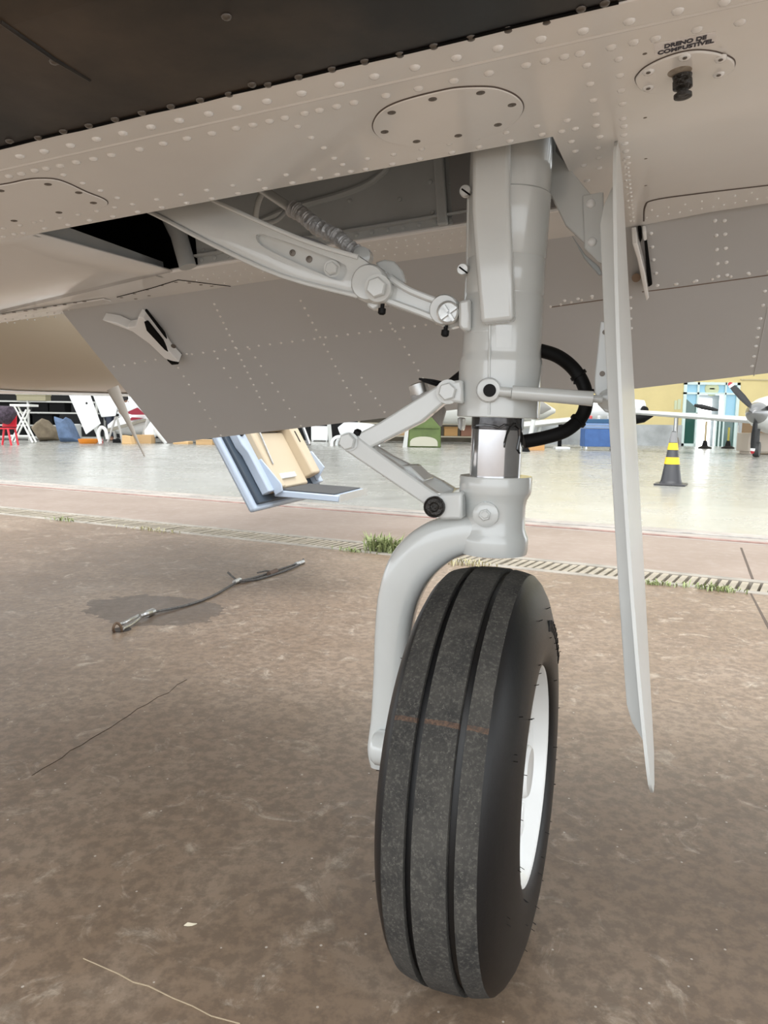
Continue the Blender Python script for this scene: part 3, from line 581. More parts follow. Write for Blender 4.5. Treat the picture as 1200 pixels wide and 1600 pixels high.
axm = MB().cyl(WC - WX * .155, WC - WX * .02, .020, 24); axm.lathe([(.010, -.008), (.022, -.006), (.026, 0), (.026, .05), (.022, .054)], WC - WX * .158, WX, 28)
part('axle', axm, GEAR, AP, 'light grey axle boss inboard of the tire')
# torque links
def arm(pts, y0, y1, name, parent, lab=None, bev=.003, mt=GEAR): return lprism(pts, y0, y1, mt, name, parent, lab, bev)
up = [(686, 600), (694, 596), (708, 597), (716, 606), (714, 620), (704, 630), (692, 631), (659, 659), (602, 688), (580, 699), (560, 699), (552, 688), (563, 675), (592, 660), (662, 616)]
UL = arm(up, -.048, -.026, 'upper_torque_link', AP, 'upper arm of the torque link')
arm(up, .026, .044, 'link_rear_arm', UL)
lprism([(640, 630), (660, 622), (600, 672), (580, 690), (570, 684)], -.03, .03, GEAR, 'link_web', UL)
lo = [(532, 690), (536, 680), (545, 676), (556, 680), (590, 706), (674, 766), (690, 776), (697, 790), (690, 803), (676, 806), (665, 790), (550, 712), (536, 703)]
LL = arm(lo, -.050, -.030, 'lower_torque_link', AP, 'lower arm of the torque link')
lo2 = [(545, 676), (556, 678), (610, 712), (690, 752), (716, 768), (700, 790), (672, 780), (560, 706)]
arm(lo2, .028, .048, 'link_rear_arm', LL)
lprism([(620, 728), (640, 728), (665, 752), (650, 755)], -.03, .03, GEAR, 'link_web', LL)
part('apex_pin', MB().cyl(lp(545, 690, -.054), lp(545, 690, .05), .0135, 24), GEAR, UL)
bolt(544, 690, -.054, .0125, UL); bolt(700, 612, -.049, .0125, UL)
part('link_washer', MB().cyl(lp(700, 612, -.048), lp(700, 612, -.051), .0165, 24), GEAR, UL)
part('bolt_cap', MB().lathe([(.0150, 0), (.0150, .012), (.0135, .014), (.012, .011), (.007, .012), (.005, .009)], lp(681, 791, -.046), -AV, 24), GREASE, LL, 'black greasy bolt cap')
part('link_washer', MB().cyl(lp(683, 790, -.045), lp(683, 790, -.0475), .0175, 24), STEEL, LL)
part('grease_nipple', MB().cyl(lp(556, 682, -.045), lp(560, 676, -.045), .0035, 10).lathe([(.006, 0), (.006, .005), (.003, .008)], lp(558, 679, -.045), ZUP + AU * .4, 10), BLACK, UL)
# squat switch and its wires
part('squat_switch', MB().lathe([(.014, 0), (.015, .002), (.015, .040), (.011, .042)], lp(664, 640, .065), lp(650, 592, .065) - lp(664, 640, .065), 24), STEEL, AP, 'small bare metal cylinder behind the torque link')
part('squat_bracket', MB().prism([lp(x, y, .05) for x, y in ((640, 618), (672, 610), (696, 640), (688, 668), (672, 650), (650, 650))], AV * .012), mat('dusty_metal', (.45, .44, .43), .6, var=.25, scale=40), AP, bevel=.003)
for dy in (0, 3, -3): part('switch_wire', MB().tube(spline([lp(655, 592, .06), lp(675, 597 + dy, .055), lp(695, 600 + dy, .06), lp(722, 590, .05)]), .0016, 6), BLACK, AP)
part('switch_boot', MB().cyl(lp(700, 601, .05), lp(728, 584, .04), .006, 10, .010), BLACK, AP)
lprism([(714, 652), (722, 652), (722, 664), (720, 674), (715, 668)], .02, .05, GEAR, 'stop_tab', CYL)
# side brace: beam, link, bolts
BY0, BY1 = -.040, .0
bm_ = [(170, 262), (270, 285), (345, 318), (470, 372), (560, 399), (592, 420), (610, 440), (612, 458), (600, 473), (582, 474), (560, 466), (440, 433), (330, 380), (244, 334), (150, 295)]
BEAM = lprism(bm_, BY0, BY1, GEAR, 'side_brace', AP, 'light grey folding side brace beam', bev=.004)
def strip(pts, wd, y, name, parent, thick=.007, mt=GEAR):
    P = [lp(x, yy, y) for x, yy in pts]; part(name, MB().sweep(spline(P, 4), [wd] * (len(spline(P, 4))), [thick] * len(spline(P, 4)), AV, 10, 3), mt, parent)
cut = MB().prism([lp(x, y, BY0 - .01) for x, y in smooth2([(398, 363), (440, 374), (525, 406), (538, 420), (529, 436), (505, 429), (450, 405), (403, 381)], 4)], AV * .019)
cme = cut.mesh('cut'); co = bpy.data.objects.new('cut', cme); sc.collection.objects.link(co)
bo_ = BEAM.modifiers.new('recess', 'BOOLEAN'); bo_.object = co; bo_.operation = 'DIFFERENCE'; bo_.solver = 'EXACT'
co.matrix_world = Matrix.Translation((0, 0, 0)); bpy.context.view_layer.update()
nm_ = bpy.data.meshes.new_from_object(BEAM.evaluated_get(bpy.context.evaluated_depsgraph_get())); BEAM.modifiers.clear(); BEAM.data = nm_; bpy.data.objects.remove(co)
nm_.polygons.foreach_set('use_smooth', [True] * len(nm_.polygons)); nm_.set_sharp_from_angle(angle=math.radians(38))
strip([(300, 296), (348, 320), (470, 374), (560, 402)], .0035, BY0, 'brace_flange', BEAM, .004)
strip([(200, 318), (244, 336), (330, 381), (440, 431), (560, 463)], .0035, BY0, 'brace_flange', BEAM, .004)
part('beam_end', MB().lathe([(.026, .0), (.026, .042), (.023, .046)], lp(590, 450, BY1), -AV, 32), GEAR, BEAM)
part('joint_washer', MB().cyl(lp(590, 450, BY0 - .004), lp(590, 450, BY0 - .009), .0185, 28), GEAR, BEAM)
bolt(590, 450, BY0 - .009, .0145, BEAM); bolt(519, 420, BY0 + .004, .0095, BEAM)
part('bolt_washer', MB().cyl(lp(519, 420, BY0 + .010), lp(519, 420, BY0 + .004), .012, 20), GEAR, BEAM)
for x, y in ((457, 395), (483, 405)): inst('screw', psc, BEAM, frame(lp(x, y, BY0 + .008), -AV, AU, .0048, .0048, .004))
lk = [(592, 428), (612, 428), (640, 448), (694, 470), (712, 476), (722, 490), (718, 508), (700, 513), (660, 496), (604, 476), (590, 470)]
LINK = lprism(lk, -.028, -.004, GEAR, 'brace_link', AP, 'short brace link joining the strut', bev=.004)
strip([(612, 436), (642, 455), (692, 474)], .005, -.028, 'link_flange', LINK); strip([(606, 470), (660, 490), (698, 506)], .005, -.028, 'link_flange', LINK)
part('link_eye', MB().lathe([(.021, 0), (.021, .03), (.019, .033)], lp(701, 489, -.004), -AV, 28), GEAR, LINK)
NUT = MB().lathe([(.0155, 0), (.0155, .007), (.013, .009), (.0125, .006)], lp(701, 489, -.037), -AV, 24)
part('castle_nut', NUT, mat('pale_steel', (.66, .67, .66), .35, .5, var=.2, scale=90), LINK)
mbn = MB()
for a in (0.6, 0.6 + math.pi / 2):
    c_ = lp(701, 489, -.0455); dd_ = AU * math.cos(a) + ZUP * math.sin(a); mbn.box(c_, dd_ * .013, AV * .002, dd_.cross(AV) * .0018)
part('nut_slot', mbn, STEEL, LINK)
lprism([(585, 410), (600, 405), (616, 408), (628, 422), (634, 440), (620, 446), (600, 430)], .0, .014, GEAR, 'cam_plate', LINK, bev=.003)
lprism([(596, 424), (614, 432), (626, 444), (618, 452), (596, 440)], -.014, .016, GEAR, 'cam_rib', LINK, bev=.003)
lprism([(572, 466), (594, 470), (590, 480), (582, 485), (573, 478)], -.03, -.01, GEAR, 'brace_tab', LINK, bev=.003)
def nipple(x, y, yl):
    part('grease_nipple', MB().lathe([(.003, 0), (.003, .006), (.0055, .007), (.0055, .014), (.003, .016)], lp(x, y, yl), -ZUP - AU * .1, 10), BLACK, LINK)
nipple(598, 474, -.03); nipple(697, 508, -.03)
# wrapped spring actuator
a0, a1, a2 = lp(398, 288, .07), lp(455, 326, .065), lp(572, 402, .035)
ACT = part('actuator_rod', MB().cyl(a0 - (a1 - a0) * 1.2, a1, .0075, 16), GEAR, AP, 'pale actuator tube in the wheel well')
k = 90; mb = MB(); rad = []; pth = []
for i in range(k):
    q = i / (k - 1); pth.append(lerp(a1, a2, q) + ZUP * .002 * math.sin(q * 13)); rad.append(.0128 + .0007 * math.sin(q * 95) + random.uniform(-.0012, .0012) - .002 * q)
mb.tube(pth, rad, 14); part('spiral_wrap', mb, WRAP, ACT, 'grey crinkled tape wrapping')
part('rod_end', MB().lathe([(.009, -.01), (.014, -.008), (.014, .008), (.009, .01)], lp(567, 402, .03), AV, 20), GEAR, ACT)
part('well_hose', MB().tube(spline([lp(420, 290, .10), lp(405, 312, .10), lp(400, 345, .11), lp(408, 362, .12)]), .005, 10), GEAR, AP)
part('well_hose', MB().tube(spline([lp(395, 350, .12), lp(430, 345, .12), lp(450, 325, .13)]), .004, 10), WELL, AP)
for i in range(5): part('wire_bundle', MB().tube(spline([lp(455 + i * 4, 370, .03), lp(490, 376 + i * 3, .03), lp(530, 396 + i * 2, .03), lp(556, 402, .03)]), .0028, 6), mat('bundle_grey', (.3, .3, .31), .5), AP)
# side actuation rod of the plate (slotted screws and thin rod left of the plate)
part('side_rod', MB().tube([lp(733, 300, -.02), lp(731, 420, -.02), lp(728, 470, -.02)], .0028, 8), GEAR, AP)
for x, y in ((728, 300), (724, 422)):
    s0 = part('slotted_screw', MB().lathe([(.0078, 0), (.0078, .006), (.007, .0075)], lp(x, y, -.03), -AV, 18), mat('pale_steel', (.66,) * 3), AP)
    part('screw_slot', MB().box(lp(x, y, -.0378), (AU * .8 + ZUP * -.6) * .0072, AV * .0006, (AU * .6 + ZUP * .8) * .0011), DARK, s0)
# brake hose
hp = spline([lp(822, 545, .02), lp(845, 548, .03), lp(872, 557, .04), lp(896, 576, .05), lp(912, 602, .05), lp(916, 628, .05), lp(908, 652, .05), lp(884, 673, .04), lp(850, 684, .03), lp(818, 690, .02)], 6)
HOSE = part('brake_hose', MB().tube(hp, .0098, 16), BLACK, AP, 'looped black brake hose')
for i in (20, 26, 37): part('hose_clip', MB().cyl(lerp(hp[i], hp[i + 1], 0), hp[i + 1], .0122, 14), BLACK, HOSE)
part('hose_tie', MB().box(lp(903, 596, .05), AU * .006, AV * .004, ZUP * .004), BLACK, HOSE)
# door push rod
r0, r1, r2 = lp(766, 610, -.066), lp(800, 613, -.066), lp(926, 623, -.055)
ROD = part('door_rod', MB().tube([r0, lerp(r0, r1, .5), r1], .0062, 14).tube([r1, lerp(r1, r2, .5), r2], [.0088, .0092, .0096], 18).tube([r2, r2 + (r2 - r1).normalized() * .012], .005, 10), GEAR, AP, 'light grey push rod from strut to gear door')
part('rod_eye', MB().lathe([(.015, -.008), (.0155, 0), (.0145, .008), (.009, .009)], lp(765, 610, -.064), -AV, 24), GEAR, ROD)
part('eye_hole', MB().cyl(lp(765, 610, -.066), lp(765, 610, -.0745), .0085, 20), BLACK, ROD, 'black hollow bolt')

# ---- gear door
DT, DB = AL(.143, -.05, 1.112), AL(.226, -.10, .300)
dupv = (DT - DB); dl_ = dupv.length; dupv.normalize(); dy_ang = math.radians(3.6); dfo = (AV * math.cos(dy_ang) + AU * math.sin(dy_ang)); dfo = (dfo - dupv * dfo.dot(dupv)).normalized(); dno = dupv.cross(dfo).normalized()
if dno.dot(AU) < 0: dno = -dno
def DG(t, q, h=0.0): return DB + dupv * t * dl_ + dfo * q + dno * h
nt_ = 40; rings = []
def fe(t): return -.10 * math.sin(math.pi * min(1, max(0, t))) ** .55
def re(t): return .03 + .20 * math.sin(math.pi * min(1, max(0, t))) ** .4
gd = MB(); rings = []
for i in range(nt_ + 1):
    t_ = i / nt_; a, b = fe(t_), re(t_); row = []
    for j in range(9): q = a + (b - a) * j / 8; row.append(DG(t_, q, -.010 * ((q - .05) / .17) ** 2 + .004))
    row2 = [p - dno * .004 for p in row][::-1]; rings.append(row + row2)
gd.ring(rings, True)
DOOR = part('gear_door', gd, DOORP, AP, 'long light grey gear door hanging edge-on beside the wheel', sharp=50)
pan = MB(); rings = []
for i in range(29):
    t_ = .085 + (.935 - .085) * i / 28; e_ = min(1, min(i, 28 - i) / 2.0); a, b = fe(t_) + .035, re(t_) - .03; h0, h1 = -.004, -.016 * (e_ ** .5) - .006
    rings.append([DG(t_, a, h0), DG(t_, a + .006, h1), DG(t_, (a + b) / 2, h1), DG(t_, b - .006, h1), DG(t_, b, h0), DG(t_, (a + b) / 2, 0)])
pan.ring(rings, True); part('door_inner_pan', pan, DOORP, DOOR, bevel=.003, sharp=50)
# bracket plate and bent arm
def dplate(pts, y, th, name, lab=None, bev=.0015, mt=GEAR, parent=None): return part(name, MB().prism([lp(x, yy, y) for x, yy in pts], AV * th), mt, parent or AP, lab, bevel=bev)
dplate([(833, 200), (834, 222), (838, 260), (884, 352), (914, 380), (922, 392), (936, 408), (942, 412), (942, 306), (922, 302), (868, 236), (870, 200)], .03, .010, 'door_arm', 'bent flat arm linking the wing to the gear door')
BK = dplate([(910, 305), (938, 300), (943, 300), (943, 412), (934, 408), (913, 388)], .024, .006, 'door_bracket', 'riveted bracket plate on the gear door', parent=DOOR)
for x, y in ((923, 318), (925, 378)): inst('rivet', RIV, BK, frame(lp(x, y, .024), -AV, AU, .0065, .0065, .006))
dplate([(893, 366), (915, 398), (936, 416), (942, 428), (936, 430), (912, 402)], .05, .01, 'arm_rear_edge', mt=WELL)
inst('screw', sc_me, DOOR, frame(lp(956, 337, -.06), -AV - AU * .5, AU, .004, .004, .004))
# lower door link
dl2 = [(938, 502), (946, 502), (960, 520), (960, 646), (946, 644), (934, 632), (929, 612), (929, 590)]
DLK = dplate(dl2, -.02, .006, 'door_link', 'tapered drilled link plate beside the gear door')
for x, y, r in ((945, 519, .0032), (941, 584, .0036)): part('drilled_hole', MB().cyl(lp(x, y, -.0205), lp(x, y, -.019), r, 14), SCREW, DLK)
part('link_knuckle', MB().lathe([(.013, 0), (.013, .010), (.008, .013)], lp(950, 624, -.02), -AV, 20), GEAR, DLK)
# ---- flap hinge brackets
def fplate(pts, h0, h1, name, mt, parent, lab=None, bev=.002): return part(name, MB().prism([fp(x, y, -h0) for x, y in pts], -FN * (h1 - h0)), mt, parent, lab, bevel=bev)
HB = fplate([(165, 488), (188, 492), (205, 500), (217, 498), (222, 482), (229, 484), (252, 510), (268, 535), (285, 554), (276, 553), (262, 548), (238, 525), (212, 506)], .004, .03, 'flap_hinge_bracket', PAINT, AP, 'pale forked flap hinge bracket')
fplate([(226, 500), (232, 500), (256, 530), (264, 548), (258, 544), (230, 514)], .026, .032, 'bracket_slot', DARK, HB)
fplate([(227, 482), (230, 482), (258, 518), (262, 528), (257, 522)], .026, .033, 'bracket_edge', DARK, HB)
fplate([(266, 548), (284, 551), (285, 555), (274, 556)], .0, .031, 'bracket_foot', DARK, HB)
inst('screw', psc, HB, frame(fp(271, 541, -.031), -FN, SP, .006, .006, .004))
HB2 = fplate([(986, 355), (994, 354), (1006, 402), (1012, 440), (1008, 446), (1002, 420), (994, 380)], .004, .05, 'flap_hinge_bracket', PAINT, AP, 'slim flap hinge bracket by the gear door')
fplate([(1006, 366), (1010, 366), (1019, 440), (1012, 444)], .002, .012, 'hinge_slot', DARK, AP)
fplate([(1003, 352), (1009, 352), (1010, 366), (1005, 367)], .002, .02, 'hinge_strap', WHITE, HB2)
fplate([(996, 352), (1002, 352), (1003, 368), (1000, 376)], .001, .01, 'hinge_gap', DARK, HB2)
part('hinge_bolt', MB().cyl(fp(994, 434, 0), fp(994, 434, -.02), .008, 14), mat('brown_bolt', (.25, .17, .11), .5), HB2)
# ---- airstair door (part of the airplane)
SB = at(400, 797, 3.05); SA = math.radians(60); SU = -AU * math.cos(SA) + ZUP * math.sin(SA); SN = AU * math.sin(SA) + ZUP * math.cos(SA)   # up the door, out of its inner face
SW = .76
def SG(w_, u_, h=0.0): return SB + AV * w_ + SU * u_ + SN * h
def sbox(w0, w1, u0, u1, h0, h1): return MB().prism([SG(w0, u0, h0), SG(w1, u0, h0), SG(w1, u1, h0), SG(w0, u1, h0)], SN * (h1 - h0))
LBLUE = mat('door_pale_blue', (.40, .47, .57), .3); CREAMP = mat('door_cream', (.50, .41, .29), .5); NAVY = mat('door_seal', (.035, .05, .07), .5)
STEP = part('airstair_door', sbox(0, SW, 0, .66, -.035, 0), LBLUE, AP, 'open airstair door with cream inner lining hanging behind the flap', bevel=.012)
part('door_seal', sbox(.025, SW - .025, .02, .64, 0, .018), NAVY, STEP, 'dark rubber door seal', bevel=.006)
part('side_rail', MB().prism([SG(w_, u_, .018) for w_, u_ in ((.075, .05), (.13, .05), (.13, .64), (.075, .64), (.075, .45), (.055, .40), (.055, .28), (.075, .24))], SN * .04), LBLUE, STEP, bevel=.005)
part('side_rail', sbox(SW - .12, SW - .07, .05, .64, .018, .06), LBLUE, STEP, bevel=.005)
part('latch', MB().cyl(SG(.085, .33, .058), SG(.085, .33, .066), .014, 16), BLACK, STEP, 'black round latch')
part('liner', sbox(.13, .20, .05, .64, .018, .085), CREAMP, STEP, bevel=.008); part('liner', sbox(SW - .22, SW - .12, .09, .64, .018, .09), CREAMP, STEP, bevel=.008)
LN = part('liner', sbox(.20, SW - .22, .06, .34, .018, .045), CREAMP, STEP, bevel=.008)
part('step_panel', sbox(.20, SW - .22, .35, .52, .018, .08), mat('door_tan', (.44, .33, .19), .5), STEP, bevel=.01)
part('handle_strip', sbox(.24, .42, .10, .125, .045, .058), WHITE, STEP, bevel=.003)
for u_ in (.26, .34, .42): part('liner_slot', sbox(SW - .19, SW - .18, u_, u_ + .06, .088, .092), BLACK, STEP)
part('strut_cable', MB().tube([SG(.17, .16, .09), SG(.19, .40, .10), SG(.18, .70, .12)], [.004, .006, .008], 8), STEEL, STEP, 'steel support cable'); part('strut_cable', MB().tube([SG(SW - .06, .25, .08), SG(SW - .05, .55, .12)], [.009, .005], 8), STEEL, STEP)
T0 = SG(.14, .055, .05)
TRD = part('folding_step', MB().prism([T0, T0 + AU * .30 - ZUP * .012, T0 + AU * .30 + AV * .36 - ZUP * .012, T0 + AV * .36], -ZUP * .028), LBLUE, STEP, 'fold-out step with black tread', bevel=.004)
part('step_tread', MB().prism([T0 + AU * .02 + AV * .015, T0 + AU * .275 + AV * .015 - ZUP * .01, T0 + AU * .275 + AV * .345 - ZUP * .01, T0 + AU * .02 + AV * .345], ZUP * .004), mat('tread_black', (.05, .052, .055), .7), TRD)
part('step_edge', MB().prism([T0 + AU * .30 - ZUP * .04, T0 + AU * .303 - ZUP * .008, T0 + AU * .303 + AV * .36 - ZUP * .008, T0 + AU * .30 + AV * .36 - ZUP * .04], AU * .004), mat('step_metal', (.55, .56, .55), .4, .6), TRD)
part('step_arm', MB().prism([SG(.125, .03, .05), SG(.125, .20, .05), SG(.125, .20, .07), SG(.125, .06, .10), SG(.125, .03, .09)], AV * .01), LBLUE, STEP, bevel=.003)
part('step_arm', MB().prism([SG(SW - .13, .06, .05), SG(SW - .13, .22, .05), SG(SW - .13, .20, .10), SG(SW - .13, .10, .12)], AV * .01), LBLUE, STEP, bevel=.003)

# ================================================================== tie-down cable
CBM = mat('cable_grey', (.085, .08, .075), .6, .2, var=.4, scale=90)
def gz(x, y, z): return gnd(x, y, z)
TD = part('tie_down_cable', MB().tube(spline([gz(236, 957, .012), gz(290, 946, .006), gz(330, 932, .006), gz(362, 914, .008), gz(372, 908, .012)], 8), .0052, 10), CBM, None, 'steel wire tie-down cable with hook lying on the brown concrete', cat='cable')
part('cable_loop', MB().tube(spline([gz(372, 908, .012), gz(400, 902, .008), gz(440, 889, .008), gz(466, 880, .010), gz(472, 877, .012)], 6), .0055, 10).tube(spline([gz(372, 908, .012), gz(402, 905, .006), gz(442, 893, .006), gz(468, 882, .010)], 6), .0055, 10), CBM, TD)
part('cable_clamp', MB().cyl(gz(366, 910, .012), gz(375, 906, .012), .011, 10).cyl(gz(462, 882, .010), gz(474, 878, .012), .012, 10), STEEL, TD, 'steel cable clamps')
part('cable_end', MB().tube([gz(370, 907, .012), gz(362, 900, .03), gz(356, 894, .045)], .005, 8).tube([gz(430, 893, .01), gz(415, 892, .02), gz(402, 895, .02)], .004, 8).tube([gz(474, 878, .012), gz(474, 874, .02)], .006, 8), CBM, TD)
part('cable_knot', MB().cyl(gz(420, 897, .01), gz(432, 892, .012), .013, 10), mat('knot_brown', (.12, .08, .06), .8), TD)
part('turnbuckle', MB().tube(spline([gz(236, 957, .015), gz(228, 959, .022), gz(220, 962, .018)]), .011, 8).cyl(gz(240, 955, .014), gz(230, 959, .014), .013, 10).tube(spline([gz(216, 962, .02), gz(200, 970, .03), gz(188, 976, .02)]), .006, 8).tube(spline([gz(218, 966, .012), gz(206, 975, .012), gz(192, 982, .015)]), .006, 8), STEEL, TD, 'shiny steel hook and shackle')
part('shackle', MB().tube(spline([gz(180, 990, -.01), gz(177, 982, .02), gz(181, 974, .035), gz(187, 976, .03), gz(190, 984, .01), gz(190, 990, -.01)]), .005, 8), mat('rust_iron', (.13, .085, .055), .8, .3), TD)
part('anchor_recess', MB().lathe([(.034, -.02), (.034, .0012), (.02, .0012)], gnd(190, 984), ZUP, 20), mat('recess_dark', (.035, .026, .02), .9), ground)
lf = gnd(297, 1447); part('dry_leaf', MB().prism([lf + V3(p) for p in ((-.009, -.001, .001), (-.004, .0015, .004), (.004, .001, .003), (.010, .002, .002), (.003, -.0012, .001), (-.003, -.002, .001))], (0, 0, .0012)), mat('leaf_pale', (.55, .50, .38), .8), None, 'tiny dry leaf scrap on the empty concrete at lower left', cat='leaf')
# ================================================================== HANGAR
# back wall with glazed entrance
WY = 29.0
def wx(px): return at(px, 690, WY).x
def wz(py, px=1080): return at(px, py, WY).z
YEL = mat('wall_yellow', (.66, .55, .27), .8, var=.05, scale=1); GRW = mat('wall_grey', (.40, .42, .43), .45, var=.35, scale=.8)
dx0, dx1 = wx(1063), wx(1150)
part('wall_back', MB().abox(wx(770), dx0, WY, WY + .3, wz(662, 900), 7).abox(dx1, wx(1700), WY, WY + .3, wz(658), 7).abox(dx0, dx1, WY, WY + .3, wz(597), 7), YEL, kind='structure', label='yellow upper hangar wall')
part('trim_6', MB().abox(wx(770), dx0, WY - .1, WY + .3, 0, wz(662, 900)).abox(dx1, wx(1700), WY - .1, WY + .3, 0, wz(658)), GRW, kind='structure', label='grey lower band of the hangar wall')
part('trim_7', MB().abox(wx(1150), wx(1700), WY - .03, WY, wz(593), wz(591)), mat('conduit', (.5, .42, .25), .6), kind='structure', label='thin conduit on the yellow wall')
FRM = mat('door_frame_pale', (.62, .74, .72), .4); BGL = mat('blue_glass', (.25, .52, .68), .08, spec=.8); GGL = mat('green_glass', (.02, .09, .075), .06, spec=.9); LIT = mat('lit_doorway', (.95, .96, 1.0), .6, emit=1.6)
D1 = part('door_1', MB().abox(dx0, dx0 + .12, WY - .05, WY + .1, 0, wz(597)).abox(dx1 - .12, dx1, WY - .05, WY + .1, 0, wz(597)).abox(dx0, dx1, WY - .05, WY + .1, wz(601), wz(597)).abox(dx0, dx1, WY - .05, WY + .1, wz(616), wz(613)).abox(wx(1084), wx(1087), WY - .05, WY + .1, 0, wz(597)).abox(wx(1127), wx(1129), WY - .05, WY + .1, 0, wz(597)).abox(dx0, wx(1087), WY - .05, WY + .1, wz(650), wz(645)).abox(wx(1112), dx1, WY - .05, WY + .1, wz(655), wz(650)).abox(wx(1115), wx(1117.5), WY - .05, WY + .1, 0, wz(650)).abox(wx(1121), wx(1123), WY - .05, WY + .1, 0, wz(650)).abox(dx0, wx(1085), WY - .05, WY + .1, 0, wz(693)), FRM, kind='structure', label='pale green framed glazed entrance')
def pane(x0, x1, y0, y1, mt, nm='pane', d=0.0): part(nm, MB().abox(wx(x0), wx(x1), WY + .02 + d, WY + .05 + d, wz(y1), wz(y0)), mt, D1)
for q in ((1067, 1084, 601, 613), (1087, 1127, 601, 613), (1129, 1147, 601, 613), (1067, 1084, 616, 646), (1129, 1147, 616, 650)): pane(*q, BGL)
part('pane', MB().prism([V3((wx(1067), WY + .015, wz(646))), V3((wx(1084), WY + .015, wz(646))), V3((wx(1084), WY + .015, wz(636))), V3((wx(1067), WY + .015, wz(622)))], (0, .01, 0)), GGL, D1)
for q in ((1067, 1084, 650, 693), (1117, 1146, 655, 697)): pane(*q, GGL)
pane(1087, 1114, 622, 699, LIT, 'lit_opening', .3); pane(1087, 1127, 616, 699, GRW, 'lobby_wall', .4)
part('wall_emblem', MB().lathe([(.28, 0), (.26, .02), (.1, .03)], V3((wx(1107), WY + .01, wz(607))), V3((0, -1, 0)), 18).abox(wx(1098), wx(1116), WY - .02, WY + .01, wz(608), wz(606)), mat('emblem_gold', (.55, .60, .38), .5), D1, 'pale winged emblem above the door')
part('wall_emblem', MB().abox(wx(1050), wx(1054), WY - .02, WY, wz(640), wz(626)).abox(wx(1055), wx(1060), WY - .02, WY, wz(640), wz(624)), mat('emblem_pale', (.55, .60, .42), .7), D1)
# dark storage side of the hangar
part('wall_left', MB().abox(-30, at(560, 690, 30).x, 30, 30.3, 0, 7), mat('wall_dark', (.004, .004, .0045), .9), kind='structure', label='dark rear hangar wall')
part('wall_right', MB().abox(at(555, 690, 30.2).x, at(775, 690, 30.2).x, 30.2, 30.5, 0, 7), mat('wall_brown', (.07, .06, .042), .8, var=.4, scale=1.2), kind='structure', label='dark brown hangar wall in the middle')  # mottled dark brown base colour

def ground_x(px, Y): return at(px, 690, Y).x
# helper to set background boxes: pixel box at depth Y
def pbox(x0, x1, y0, y1, Y, dp, mb=None):
    mb = mb or MB(); a, b = at(x0, y1, Y), at(x1, y0, Y); return mb.abox(a.x, b.x, Y, Y + dp, max(0, a.z), b.z)
# --- traffic cone
c0 = gnd(1048, 758); k = c0.y / 1150
CN = empty('traffic_cone', c0, 'black traffic cone with two yellow bands on the hangar floor', 'cone')
def crad(z): return .135 - (.135 - .028) * z / .70
part('cone_body', MB().lathe([(.15, .02), (.138, .035), (crad(.07), .07), (crad(.68), .68), (.02, .70)], c0, ZUP, 32), mat('cone_black', (.035, .035, .04), .35), CN)
for z0, z1 in ((.275, .365), (.46, .55)): part('cone_band', MB().lathe([(crad(z0) + .004, z0), (crad(z1) + .004, z1)], c0, ZUP, 32, caps=False), mat('cone_yellow', (.85, .55, .02), .4), CN, 'yellow reflective band')
part('cone_band', MB().lathe([(crad(.555) + .003, .555), (crad(.69) + .003, .69)], c0, ZUP, 32, caps=False), mat('cone_grey', (.22, .22, .22), .4), CN)
part('cone_base', MB().prism([c0 + HE * q + HN * r_ + ZUP * .003 for q, r_ in ((-.19, -.19), (.19, -.19), (.19, .19), (-.19, .19))], (0, 0, .022)), MATS['cone_black'], CN, bevel=.008)
# --- stanchions
for px, hh, mt, lb in ((1101, .95, mat('post_tan', (.45, .36, .2), .5), 'tan barrier post on a black base before the white doorway'), (1137, .75, mat('post_yellow', (.45, .40, .08), .5), 'yellow barrier post on a black base before the dark green pane')):
    b = gnd(px, 701); S = empty('barrier_post', b, lb, 'post', 'barrier posts by the entrance')
    part('base', MB().lathe([(.22, .003), (.22, .04), (.10, .10), (.06, .28)], b, ZUP, 20), BLACK, S); part('post', MB().cyl(b + ZUP * .2, b + ZUP * hh, .035, 12), mt, S)
b = gnd(1151, 704); part('barrier_pole', MB().cyl(b + ZUP * .003, b + ZUP * .82, .03, 12).lathe([(.09, .003), (.09, .02), (.03, .03)], b, ZUP, 16), mat('pole_pale', (.6, .62, .6), .4), None, 'thin pale pole standing right of the entrance', cat='pole')
# --- crates by the right airplane
b = gnd(1168, 710); part('cardboard_crate', MB().abox(b.x, b.x + 1.6, b.y, b.y + .7, .08, .60).abox(b.x + .05, b.x + .15, b.y, b.y + .6, .003, .08).abox(b.x + 1.4, b.x + 1.5, b.y, b.y + .6, .003, .08), mat('crate_pale', (.58, .50, .42), .7), None, 'pale wide crate under the right airplane nose', cat='crate', bevel=.01)
b2 = gnd(1160, 706) + V3((.5, 0, 0)); part('storage_box', MB().abox(b2.x + .1, b2.x + 3, b2.y + .6, b2.y + 1.4, .003, 1.05).abox(b2.x + .05, b2.x + 3.05, b2.y + .55, b2.y + 1.45, 1.05, 1.1), mat('crate_brown', (.30, .20, .12), .7), None, 'brown crate behind the pale crate', cat='crate', bevel=.01)
